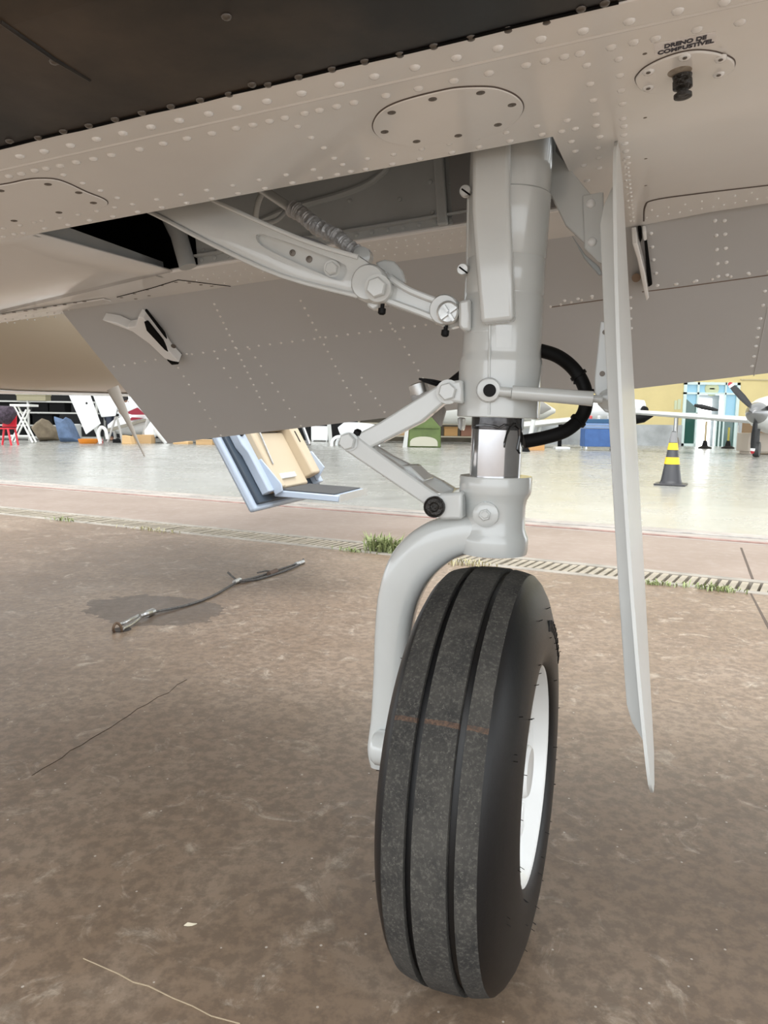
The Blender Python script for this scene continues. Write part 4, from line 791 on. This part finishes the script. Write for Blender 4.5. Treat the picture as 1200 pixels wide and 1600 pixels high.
# --- airplane with three-bladed propeller
PY = 18.0; hub = at(1182, 645, PY); RA = empty('propeller_airplane', V3((hub.x + 2, hub.y + 2.5, 0)), 'white and grey airplane nose with black three-bladed propeller at the right edge', 'airplane')
fd = V3((.58, .81, 0)).normalized()
SPIN = part('spinner', MB().lathe([(.02, -.45), (.10, -.38), (.19, -.22), (.25, 0), (.26, .06)], hub, fd, 28), mat('spinner_grey', (.30, .30, .30), .25, .8), RA, 'grey metal spinner')
part('cowling', MB().lathe([(.24, .07), (.27, .14), (.33, .5), (.42, 1.2), (.52, 2.4), (.55, 4.0), (.35, 6.5), (.12, 8.5)], hub, fd, 32), mat('plane_white', (.80, .81, .80), .3, coat=.3), RA, 'white cowling and fuselage')
sx_ = fd.cross(ZUP).normalized()
for deg, nm in ((138, 1), (20, 2), (-92, 3)):
    a = math.radians(deg); d = V3((math.cos(a), 0, math.sin(a))); d = (d - fd * d.dot(fd)).normalized(); n_ = d.cross(fd); P = [hub + d * q for q in (.15, .3, .5, .75, .95)]
    BL = part('propeller_blade', MB().sweep(P, [.05, .075, .095, .09, .06], [.03, .025, .018, .014, .012], fd * .8 + n_ * .6, 12, 2.2), mat('blade_black', (.015, .015, .016), .35), RA, 'black blade with white and red tip')
    part('blade_tip', MB().sweep([hub + d * q for q in (.86, .90, .925)], [.078, .074, .070], [.016, .016, .016], fd * .8 + n_ * .6, 12, 2.2), WHITE, BL)
    part('blade_tip', MB().sweep([hub + d * q for q in (.925, .96, .99)], [.071, .058, .03], [.016, .016, .014], fd * .8 + n_ * .6, 12, 2.2), mat('tip_red', (.42, .02, .03), .4), BL)
w0, w1 = at(1190, 660, 20.5), at(985, 645, 22.5)
def wing(mb, A, B, ch, th, fwd):
    sec = lambda p, c_, t_: [p - fwd * c_ * .5, p - fwd * c_ * .42 + ZUP * t_ * .45, p - fwd * c_ * .15 + ZUP * t_ * .6, p + fwd * c_ * .5, p - fwd * c_ * .15 - ZUP * t_ * .3, p - fwd * c_ * .42 - ZUP * t_ * .3]
    return mb.ring([sec(A, ch, th), sec(B, ch * .7, th * .7)], True)
part('wing', wing(MB(), w0, w1, 1.5, .22, V3((0, 1, 0))), MATS['plane_white'], RA, 'long pale wing'); 
part('nose_leg', MB().cyl(V3((hub.x + .55, hub.y + .95, .35)), V3((hub.x + .55, hub.y + .95, .9)), .05, 10).lathe([(.1, -.08), (.19, -.07), (.2, 0), (.19, .07), (.1, .08)], V3((hub.x + .55, hub.y + .95, .203)), sx_, 20), mat('leg_dark', (.05, .05, .05), .5), RA)
part('main_leg', MB().cyl(V3((hub.x - .6, hub.y + 3.4, .3)), V3((hub.x - .6, hub.y + 3.4, 1.0)), .06, 10).lathe([(.1, -.08), (.22, -.07), (.23, 0), (.22, .07), (.1, .08)], V3((hub.x - .6, hub.y + 3.4, .233)), sx_, 20).cyl(V3((hub.x + 4.0, hub.y + 3.0, .003)), V3((hub.x + 4.0, hub.y + 3.0, 1.0)), .06, 10), STEEL, RA)
# --- grey twin behind the gear door
TY = 25.0; TP = empty('parked_airplane', V3((at(900, 700, TY).x, TY + .5, 0)), 'silver white airplane parked behind the black hose with dark engine intake', 'airplane')
ft = V3((1, -.05, 0)); fA, fB = at(640, 640, TY), at(858, 640, TY)
part('fuselage', MB().lathe([(.20, -2.6), (.40, -2.0), (.50, -1.2), (.52, .6), (.44, 1.6), (.27, 2.2), (.06, 2.55)], V3((at(760, 640, TY).x, TY + 1.2, at(760, 640, TY).z)), V3((1, -.1, 0)), 28), mat('plane_silver', (.66, .66, .62), .35), TP, 'silver white fuselage')
part('nose_cone', MB().lathe([(.26, 0), (.20, .25), (.03, .52)], V3((at(836, 637, TY - .3).x, TY - .3, at(836, 637, TY).z)), V3((1, -.1, -.05)), 20), mat('nose_grey', (.30, .29, .27), .5), TP)
part('wing', wing(MB(), at(800, 668, TY - 1), at(985, 647, TY + 1), 1.6, .26, V3((0.1, 1, 0))), MATS['plane_silver'], TP, 'pale low wing')
part('nacelle', MB().lathe([(.14, -1.8), (.34, -1.4), (.38, -.3), (.34, 0.1), (.26, .14)], V3((at(1000, 644, TY - 1.2).x, TY - 1.2, at(1000, 642, TY - 1.2).z)), V3((1, -.15, 0)), 24), MATS['plane_white'], TP, 'white engine nacelle')
part('engine_intake', MB().lathe([(.16, 0), (.13, .08), (.05, .1)], V3((at(1006, 642, TY - 1.6).x, TY - 1.6, at(1006, 642, TY - 1.6).z)), V3((.5, -.86, 0)), 18), BLACK, TP, 'black engine intake')
part('nacelle_chin', MB().lathe([(.05, -.9), (.16, -.6), (.17, .1), (.05, .4)], V3((at(1000, 653, TY - 1.5).x, TY - 1.5, at(1000, 653, TY - 1.5).z)), V3((1, -.15, .25)), 18), BLACK, TP)
pa, pb_ = at(1085, 633, TY - .5), at(1122, 641, TY - .5)
part('propeller_blade', MB().sweep([lerp(pa, pb_, q) for q in (0, .3, .7, 1)], [.04, .08, .07, .03], [.02] * 4, V3((0, 1, 0)), 10, 2), MATS['blade_black'], TP, 'black blade over the wing')
for px, yy, hh in ((826, 702, .9), (838, 700, .9)):
    b = gnd(px, yy); part('landing_leg', MB().cyl(b + ZUP * .2, b + ZUP * hh + V3((.12, 0, 0)), .07, 12).lathe([(.08, -.06), (.19, -.05), (.2, 0), (.19, .05), (.08, .06)], b + ZUP * .2, V3((.3, 1, 0)), 18), mat('leg_pale', (.7, .72, .7), .4), TP)
part('main_leg', MB().cyl(V3((at(880, 690, TY).x, TY + .5, .003)), V3((at(880, 690, TY).x, TY + .5, .9)), .07, 12), BLACK, TP)
# --- blue tool cart
b = gnd(913, 704); BC = empty('tool_cart', b + V3((.45, .3, 0)), 'blue metal tool cart on white castors behind the gear door', 'cart')
kx = b.y / 1150
part('cart_body', MB().abox(b.x, b.x + 1.0, b.y, b.y + .55, .12, .66), mat('cart_blue', (.05, .13, .35), .4, var=.15, scale=4), BC, bevel=.012)
part('cart_lid', MB().abox(b.x + .03, b.x + .97, b.y - .01, b.y + .56, .82, .95), mat('cart_dark_blue', (.02, .09, .20), .35), BC, bevel=.02)
part('cart_drawer', MB().abox(b.x, b.x + 1.0, b.y - .02, b.y + .55, .75, .82), mat('cart_pale_blue', (.20, .30, .52), .4), BC, bevel=.008); part('cart_drawer', MB().abox(b.x, b.x + 1.0, b.y - .02, b.y + .55, .67, .735), MATS['cart_pale_blue'], BC, bevel=.008)
for dx_ in (.06, .94):
    for dy_ in (.05, .5): part('castor', MB().lathe([(.03, -.02), (.06, -.018), (.06, .018), (.03, .02)], V3((b.x + dx_, b.y + dy_, .063)), V3((1, 0, 0)), 16), WHITE, BC)
for xx, col in ((.2, (.7, .1, .1)), (.45, (.75, .74, .7)), (.75, (.6, .6, .6))):
    part('tool_can', MB().lathe([(.05, .003), (.05, .08), (.03, .10)], V3((b.x + xx, b.y + .2, .95)), ZUP, 14), mat('can_%d' % int(xx * 100), col, .4), None, {.2: 'small red can on the blue tool cart', .45: 'cream can in the middle of the blue tool cart', .75: 'grey can on the blue tool cart, right of the cream one'}[xx], cat='can', group='cans on the tool cart')
# --- small boxes on the floor near the cart
b = gnd(838, 704); part('orange_box', MB().abox(b.x - .2, b.x + .24, b.y, b.y + .35, .003, .24).abox(b.x - .21, b.x + .25, b.y - .01, b.y + .36, .20, .25), mat('box_orange', (.60, .33, .13), .7), None, 'orange cardboard box behind the chrome piston and hose', cat='box', bevel=.008)
b = gnd(878, 702); part('white_board', MB().prism([V3((b.x - .2, b.y, .003)), V3((b.x + .25, b.y - .05, .003)), V3((b.x + .27, b.y + .4, .003)), V3((b.x - .18, b.y + .4, .003))], (0, 0, .07)), WHITE, None, 'flat white board lying on the floor below the hose', cat='board', bevel=.01)
b = gnd(822, 706); part('rubber_chock', MB().prism([V3((b.x - .12, b.y, .003)), V3((b.x + .12, b.y, .003)), V3((b.x + .05, b.y, .13)), V3((b.x - .05, b.y, .13))], (0, .3, 0)), BLACK, None, 'black wheel chock behind the piston', cat='chock', bevel=.01)
# --- green cover with cream arch
b = gnd(637, 699); GC = empty('green_cabinet', b + V3((.55, .2, 0)), 'olive green metal cover with a cream arch standing on the hangar floor', 'cover'); wg = .95 * kx * 55
wg = b.y / 1150 * 52
part('cover_panel', MB().prism([b + V3((.0, 0, .003)), b + V3((wg, 0, .003)), b + V3((wg * .96, .1, 1.35)), b + V3((wg * .10, .1, 1.35))], (0, .35, 0)), mat('olive_green', (.10, .145, .035), .5, var=.2, scale=3), GC, bevel=.03)
ar = [b + V3((wg * .06 + wg * .84 * (.5 - .5 * math.cos(math.pi * i / 14)), -.03, .04 + .30 * math.sin(math.pi * i / 14) ** .5)) for i in range(15)]
part('cream_arch', MB().prism(ar, (0, .05, 0)), mat('cream_pale', (.50, .485, .39), .6), GC, 'cream arched panel', bevel=.01)
part('cover_edge', MB().prism([b + V3((-.16, 0, .003)), b + V3((-.02, 0, .003)), b + V3((wg * .08, .1, 1.3)), b + V3((wg * .03, .1, 1.3))], (0, .06, 0)), mat('edge_grey', (.55, .56, .54), .5), GC)
part('cover_rib', MB().abox(b.x + .1, b.x + wg - .08, b.y - .015, b.y + .05, .60, .64), MATS['olive_green'], GC)
# --- white moulded cover and white box
b = gnd(516, 697); kk = b.y / 1150
WC_ = empty('moulded_cover', b + V3((.8, .2, 0)), 'white moulded cover resting on curved legs behind the torque link', 'cover')
part('shell', MB().sweep([b + V3((kk * x, .2, kk * z)) for x, z in ((14, 22), (22, 25), (40, 24), (60, 23), (80, 22))], [.16, .25, .27, .26, .2], [.25, .38, .4, .38, .25], V3((0, 1, 0)), 18, 2.4), WHITE, WC_)
part('leg', MB().sweep(spline([b + V3((kk * x, .1, kk * z + .003)) for x, z in ((2, 0), (3, 8), (10, 14), (25, 15))]), [.05] * 19, [.04] * 19, V3((0, 1, 0)), 10), WHITE, WC_)
part('leg', MB().sweep(spline([b + V3((kk * x, .3, kk * z + .003)) for x, z in ((9, 0), (10, 7), (14, 12), (25, 14))]), [.05] * 19, [.04] * 19, V3((0, 1, 0)), 10), WHITE, WC_)
part('panel', MB().abox(b.x + kk * 30, b.x + kk * 78, b.y, b.y + .05, .003, kk * 16), WHITE, WC_, bevel=.01)
b = gnd(486, 690); kk = b.y / 1150; part('white_crate', MB().abox(b.x, b.x + kk * 26, b.y, b.y + .5, .05, kk * 24).abox(b.x + .02, b.x + .1, b.y, b.y + .4, .003, .05).abox(b.x + kk * 23, b.x + kk * 25, b.y, b.y + .4, .003, .05), WHITE, None, 'white box on short feet behind the airstair', cat='box', bevel=.02)
b = gnd(514, 693); kk = b.y / 1150; part('grey_board', MB().prism([b + V3((0, 0, .003)), b + V3((kk * 6, 0, .003)), b + V3((kk * 2, .1, kk * 34)), b + V3((-kk * 4, .1, kk * 34))], (0, .06, 0)), mat('edge_grey', (.55, .56, .54)), None, 'grey board leaning beside the white box', cat='board', bevel=.005)
# --- storage shelf in the middle
def rack(x0, x1, ytop, ybase, Y, label, shelves, mt):
    a, b_ = at(x0, ybase, Y), at(x1, ytop, Y); R_ = empty('storage_rack', V3(((a.x + b_.x) / 2, Y + .4, 0)), label, 'shelf'); zt = b_.z
    for xx in (a.x, (a.x + b_.x) / 2, b_.x):
        for yy in (Y, Y + .7): part('upright', MB().abox(xx - .03, xx + .03, yy - .03, yy + .03, .003, zt), mt, R_)
    for zz_ in shelves: part('shelf', MB().abox(a.x, b_.x, Y, Y + .7, zz_ - .05, zz_), mt, R_)
rack(560, 790, 640, 690, 28.0, 'brown storage rack behind the green cover', (.28, .75, 1.2), mat('rack_brown', (.40, .36, .28), .6))
for i, (px, w_, h_, col, lb) in enumerate(((600, .7, .35, (.05, .05, .05), 'black box low on the brown rack beside the green cover'), (630, .5, .3, (.42, .28, .15), 'tan box low on the brown rack near the green cover'), (704, .5, .35, (.45, .26, .10), 'orange carton low on the brown rack left of the piston'), (728, .4, .4, (.25, .12, .08), 'dark red carton on the brown rack just left of the piston'))):
    p = at(px, 690, 28.2); part('carton', MB().abox(p.x - w_ / 2, p.x + w_ / 2, 28.1, 28.5, .282, .282 + h_).abox(p.x - w_ / 2 - .01, p.x + w_ / 2 + .01, 28.09, 28.51, .282 + h_ * .8, .29 + h_), mat('carton_%d' % i, col, .7), None, lb, cat='box', group='cartons on the brown rack', bevel=.01)
# --- left side: white-railed rack with black stores
rack(-60, 150, 612, 690, 25.0, 'white-railed rack full of black stores at the left', (.14, .53, .96, 1.33), mat('rack_white', (.45, .45, .42), .5))
for x0, x1, zz_, h_, lb in ((-6, 21, .96, .34, 'black stores bin high on the rack above the red chair'), (53, 78, .96, .34, 'black stores bin high on the rack above the brown sack'), (80, 104, .96, .34, 'black stores bin high on the rack above the blue sheet'), (22, 43, .14, .34, 'low black bin seen between the trestle legs'), (53, 84, .53, .36, 'black bin on the middle shelf behind the brown sack'), (0, 43, .53, .36, 'black bin on the middle shelf behind the trestle')):
    xa, xb = at(x0, 690, 25.1).x, at(x1, 690, 25.1).x; part('stores_bin', MB().abox(xa, xb, 25.05, 25.6, zz_, zz_ + h_).abox(xa - .02, xb + .02, 25.03, 25.62, zz_ + h_ * .85, zz_ + h_), DARK, None, lb, cat='bin', group='black bins on the white-railed rack', bevel=.02)
a, b_ = at(27, 625, 25), at(72, 616, 25)
part('khaki_box', MB().abox(a.x, b_.x, 24.95, 25.35, 1.33, b_.z).abox(a.x - .02, b_.x + .02, 24.93, 25.37, b_.z - .05, b_.z), mat('box_khaki', (.30, .27, .17), .6), None, 'khaki box on the top shelf of the dark rack', cat='box', bevel=.01)
# --- folding trestle
TYd = 20.8
def tp_(x, y, dy=0.0): return at(x, y, TYd) + V3((0, dy, 0))
b = gnd(35, 692); FT = empty('folding_trestle', V3((at(35, 690, b.y).x, b.y, 0)), 'white folding trestle with crossed legs beside the red chair', 'trestle'); TYd = b.y - .2
WT = mat('trestle_white', (.84, .84, .80), .4)
zt = at(30, 632, TYd).z
X0, X1, X2, X3 = at(17, 690, TYd).x, at(51, 690, TYd).x, at(22, 640, TYd).x, at(41, 640, TYd).x
for dy_ in (0, .22):
    part('leg', MB().cyl(V3((X0, TYd + dy_, .022)), V3((X3, TYd + dy_, zt - .15)), .028, 10), WT, FT); part('leg', MB().cyl(V3((X1, TYd + dy_, .022)), V3((X2, TYd + dy_, zt - .02)), .028, 10), WT, FT)
part('top_bar', MB().abox(at(16, 632, TYd).x, at(47, 632, TYd).x, TYd - .05, TYd + .55, zt - .06, zt + .01), WT, FT, bevel=.01)
part('cross_bar', MB().cyl(V3((X0, TYd, .22)), V3((X1 - .1, TYd, .22)), .02, 8), WT, FT)
# --- red chair at the left edge
b = gnd(4, 696); CHR = empty('garden_chair', b, 'red plastic chair with a plaid cloth at the left picture edge', 'chair'); RED = mat('chair_red', (.72, .03, .05), .35)
for dx_, dy_ in ((.22, 0), (-.22, 0), (.2, .42), (-.2, .42)): part('leg', MB().cyl(b + V3((dx_ * 1.1, dy_, .003)), b + V3((dx_ * .75, dy_, .46)), .028, 10), RED, CHR)
part('seat', MB().abox(b.x - .2, b.x + .2, b.y, b.y + .42, .44, .48), RED, CHR, bevel=.015); part('backrest', MB().prism([b + V3((-.2, .40, .5)), b + V3((.2, .40, .5)), b + V3((.18, .50, .92)), b + V3((-.18, .50, .92))], (0, .03, 0)), RED, CHR, bevel=.01)
part('plaid_cloth', MB().sweep([b + V3((-.3, .1, .78)), b + V3((-.05, .1, .84)), b + V3((.18, .1, .82)), b + V3((.26, .1, .76))], [.14, .24, .26, .18], [.2, .3, .28, .15], V3((0, 1, 0)), 14, 2.2), mat('plaid_dark', (.05, .035, .05), .9, var=.8, scale=14), None, 'dark plaid cloth bundled on the red chair', cat='cloth')
# --- sacks and sheets
def blob(name, outline, Y, dp, mt, label, cat, top_shift=0.3):
    P = [at(x, y, Y) for x, y in outline]; 
    for p in P: p.z = max(p.z, .003)
    cx = sum((p for p in P), V3()) / len(P); r1 = [lerp(cx, p, .72) + V3((0, -dp * .35, 0)) for p in P]; r2 = [lerp(cx, p, .8) + V3((0, dp * .6, 0)) for p in P]
    for q in r1 + r2: q.z = max(q.z, .003)
    return part(name, MB().ring([r1, P, r2], True), mt, None, label, cat=cat, bevel=.03, sharp=60)
Yb = gnd(65, 690).y
blob('canvas_sack', [(62, 690), (48, 668), (56, 660), (66, 653), (76, 664), (86, 668), (92, 676), (92, 688)], Yb, .7, mat('canvas_brown', (.17, .135, .09), .9, var=.3, scale=5), 'brown folded canvas sack on the floor beside the blue sheet', 'sack')
blob('blue_sheet', [(94, 691), (90, 674), (84, 650), (92, 654), (98, 656), (103, 651), (110, 660), (117, 675), (124, 691)], gnd(105, 692).y, .6, mat('sheet_blue', (.10, .155, .26), .7, var=.35, scale=4), 'blue plastic sheet draped upright with white dots', 'sheet')
b = gnd(138, 693); part('orange_basin', MB().lathe([(.24, .003), (.28, .05), (.30, .14), (.27, .13)], b, ZUP, 24), mat('basin_orange', (.75, .25, .02), .4), None, 'shallow orange basin on the hangar floor', cat='basin')
b = gnd(160, 693); part('red_can', MB().lathe([(.07, .003), (.07, .12), (.04, .15)], b + V3((-.05, 0, 0)), ZUP, 14), mat('can_red', (.5, .04, .04), .4), None, 'small red can beside the orange basin', cat='can')
b = gnd(122, 690); part('grey_drum', MB().lathe([(.18, .003), (.19, .1), (.18, .55), (.15, .58)], b + V3((.05, -.3, 0)), ZUP, 18), mat('drum_grey', (.45, .46, .45), .5), None, 'grey drum behind the blue sheet', cat='drum')
# --- white cowling panels
Yc = 21.2
def slab(pts, Y, th, mt, parent, nm, bev=.02): return part(nm, MB().prism([at(x, y, Y) for x, y in pts], (0, th, 0)), mt, parent, bevel=bev)
b = gnd(150, 692); CW = empty('cowling_panel', V3((at(140, 690, Yc).x, Yc, 0)), 'white aircraft panels leaning on a stand above the orange basin', 'panel')
PN = slab([(100, 600), (106, 615), (134, 679), (157, 662), (134, 600)], Yc, .05, WHITE, CW, 'white_panel')
slab([(138, 600), (158, 652), (180, 650), (190, 600)], Yc + .3, .06, WHITE, CW, 'white_panel')
slab([(133, 630), (135, 632), (137, 630), (135, 628)], Yc - .02, .03, BLACK, PN, 'panel_latch', 0)
part('stand_foot', MB().tube(spline([V3((at(157, 690, Yc).x, Yc, .05)), at(154, 678, Yc), at(158, 668, Yc), at(165, 672, Yc), at(168, 686, Yc)]), .05, 10).tube(spline([at(140, 650, Yc + .2), at(150, 672, Yc + .2), at(158, 690, Yc + .2)]), .05, 10), mat('stand_white', (.70, .70, .68), .4), CW)
# --- tripod stand
b = gnd(183, 693); YT = b.y; TS = empty('tripod_stand', V3((at(183, 690, YT).x, YT, 0)), 'grey metal tripod stand before the red striped airplane', 'stand'); GM = mat('stand_grey', (.45, .44, .42), .5)
top = at(182, 648, YT)
for px, dy_ in ((170, -.1), (194, -.1), (184, .4)): q = at(px, 692, YT); part('leg', MB().cyl(V3((q.x, YT + dy_, .03)), top, .035, 10), GM, TS)
part('stand_head', MB().abox(at(170, 648, YT).x, at(185, 648, YT).x, YT - .06, YT + .06, top.z - .05, top.z + .03), BLACK, TS, bevel=.01)
# --- cardboard boxes
TAN = mat('cardboard', (.55, .36, .18), .8)
b = gnd(190, 694); kk = b.y / 1150; part('cardboard_box', MB().prism([b + V3((0, 0, .003)), b + V3((kk * 17, 0, .003)), b + V3((kk * 12, .05, kk * 12)), b + V3((0, .05, kk * 14))], (0, .3, 0)), mat('cardboard_light', (.68, .45, .22), .8), None, 'open light cardboard box slumped on the floor', cat='box', bevel=.01)
b = gnd(206, 693); part('cardboard_box', MB().abox(b.x, b.x + kk * 30, b.y + .05, b.y + .5, .003, kk * 14).abox(b.x + kk * 12, b.x + kk * 13, b.y + .045, b.y + .05, .01, kk * 14), TAN, None, 'closed brown cardboard box right of the slumped one', cat='box', bevel=.01)
b = gnd(306, 695); kk = b.y / 1150; part('cardboard_box', MB().abox(b.x, b.x + kk * 26, b.y, b.y + .4, .003, kk * 8).abox(b.x - .01, b.x + kk * 26.5, b.y - .01, b.y + .41, kk * 6.5, kk * 8.2), TAN, None, 'low cardboard box under the flap left of the airstair', cat='box', bevel=.008)
b = gnd(280, 694); part('cardboard_scrap', MB().prism([b + V3((-.2, 0, .003)), b + V3((.3, -.05, .003)), b + V3((.36, .3, .003)), b + V3((-.1, .3, .003))], (0, 0, .09)), mat('cardboard_light', (.68, .45, .22)), None, 'flat cardboard scrap under the flap edge', cat='cardboard', bevel=.01)
b = gnd(176, 692); part('black_case', MB().abox(b.x, b.x + .26, b.y, b.y + .2, .003, .12).abox(b.x + .08, b.x + .18, b.y + .08, b.y + .12, .12, .15), BLACK, None, 'small black case by the tripod foot', cat='case', bevel=.01)
# --- white airplane with red stripe
YR = 23.9; RSA = empty('striped_airplane', V3((at(230, 690, YR).x, YR + .6, 0)), 'white airplane with dark red stripe behind the cardboard boxes', 'airplane')
nose = at(160, 668, YR); dirr = (at(330, 648, YR) - nose); ln = dirr.length; dirr.normalize()
HULL = part('hull', MB().sweep([nose + dirr * q + V3((0, .55, 0)) for q in (0, .25, .8, 1.6, 2.4, 3.4, 5.0)], [.10, .24, .36, .44, .48, .5, .45], [.1, .3, .45, .5, .55, .55, .5], V3((0, 1, 0)), 24, 2.3), MATS['plane_white'], RSA, 'white hull')
def stripe(pts, mt, nm): part(nm, MB().prism([at(x, y, YR - .06) for x, y in pts], (0, .10, 0)), mt, HULL)
stripe([(196, 645), (214, 637), (226, 648), (206, 648)], mat('stripe_red', (.28, .015, .035), .4), 'red_stripe'); stripe([(200, 657), (206, 652), (224, 653), (202, 657.5)], MATS['stripe_red'], 'red_stripe'); stripe([(166, 670), (228, 654), (234, 656), (166, 676)], mat('stripe_olive', (.27, .25, .20), .5), 'olive_stripe')
part('support_strut', MB().cyl(at(224, 680, YR - .15), at(231, 655, YR - .15), .05, 10).cyl(V3((at(223, 690, YR).x, YR - .15, .003)), at(224, 680, YR - .15), .05, 10), GM, RSA)
part('support_strut', MB().cyl(V3((at(176, 690, YR).x, YR + .3, .003)), at(178, 668, YR + .3), .05, 10), GM, RSA)
part('wheel_fairing', MB().sweep([at(x, y, YR - .2) for x, y in ((231, 690), (236, 676), (240, 664), (250, 672), (262, 692))], [.1, .22, .16, .2, .1], [.1, .15, .16, .15, .1], V3((0, 1, 0)), 14), WHITE, RSA)
part('rear_panel', MB().prism([at(x, y, 26.6) for x, y in ((178, 600), (181, 652), (240, 652), (240, 600))], (0, .05, 0)), WHITE, RSA, 'white panel behind the person')
# --- person bending behind the striped airplane
YPn = 25.5; hd_ = at(196, 624, YPn); gp = V3((hd_.x - .55, YPn, 0)); PR = empty('person', gp, 'person with black hair in a white shirt bending over behind the striped airplane', 'person')
def skinmesh(name, joints, edges, mt, parent, sub=2):
    me = bpy.data.meshes.new(name); c_ = gp; me.from_pydata([tuple(V3(j[0])) for j in joints], edges, []); o = bpy.data.objects.new(name, me); link(o, parent, Matrix.Translation(c_)); me.materials.append(mt)
    sk = o.modifiers.new('skin', 'SKIN'); me.skin_vertices.new() if not me.skin_vertices else None
    for i, j in enumerate(joints): me.skin_vertices[0].data[i].radius = (j[1], j[1] * (j[2] if len(j) > 2 else 1)); me.skin_vertices[0].data[i].use_root = (i == 0)
    q = o.modifiers.new('sub', 'SUBSURF'); q.levels = sub; q.render_levels = sub
    for pgn in me.polygons: pgn.use_smooth = True
    return o
hx, hz = hd_.x - gp.x, hd_.z
J = [((0, 0, .95), .15), ((.18, 0, 1.15), .15), ((.38, 0, hz - .14), .16), ((.46, 0, hz - .06), .06), ((hx, 0, hz), .10), ((hx + .05, 0, hz - .09), .07),
     ((.36, .2, hz - .18), .065), ((.45, .24, hz - .45), .05), ((.62, .2, hz - .62), .04), ((.36, -.2, hz - .18), .065), ((.45, -.24, hz - .45), .05), ((.62, -.2, hz - .62), .04),
     ((0, .1, .9), .1), ((.03, .12, .48), .07), ((-.03, .12, .09), .05), ((.12, .12, .05), .045), ((0, -.1, .9), .1), ((.03, -.12, .48), .07), ((-.03, -.12, .09), .05), ((.12, -.12, .05), .045)]
E_ = [(0, 1), (1, 2), (2, 3), (3, 4), (4, 5), (2, 6), (6, 7), (7, 8), (2, 9), (9, 10), (10, 11), (0, 12), (12, 13), (13, 14), (14, 15), (0, 16), (16, 17), (17, 18), (18, 19)]
skinmesh('body', J, E_, mat('skin_brown', (.36, .20, .13), .6), PR)
skinmesh('shirt', [((.02, 0, .98), .17), ((.18, 0, 1.15), .17), ((.38, 0, hz - .14), .18), ((.37, .2, hz - .19), .08), ((.44, .24, hz - .40), .07), ((.37, -.2, hz - .19), .08), ((.44, -.24, hz - .40), .07)], [(0, 1), (1, 2), (2, 3), (3, 4), (2, 5), (5, 6)], mat('shirt_white', (.75, .75, .75), .8), PR)
skinmesh('trousers', [((0, 0, .93), .165), ((0, .1, .86), .115), ((.03, .12, .48), .085), ((-.03, .12, .14), .075), ((0, -.1, .86), .115), ((.03, -.12, .48), .085), ((-.03, -.12, .14), .075)], [(0, 1), (1, 2), (2, 3), (0, 4), (4, 5), (5, 6)], mat('trousers_dark', (.05, .06, .09), .8), PR)
part('hair', MB().lathe([(.03, -.06), (.12, -.03), (.145, .04), (.13, .11), (.07, .155), (.01, .165)], hd_ + V3((-.03, 0, -.01)), V3((-.35, -.1, 1)), 20), mat('hair_black', (.012, .010, .010), .5), PR, 'black hair')
for s_ in (-1, 1): part('eye', MB().lathe([(.004, 0), (.012, .004), (.004, .012)], hd_ + V3((.085, .035 * s_, -.03)), V3((1, 0, -.4)), 8), WHITE, PR)
part('nose', MB().lathe([(.018, 0), (.012, .02), (.003, .03)], hd_ + V3((.09, 0, -.07)), V3((1, 0, -.4)), 8), mat('skin_brown', (.36, .20, .13)), PR)
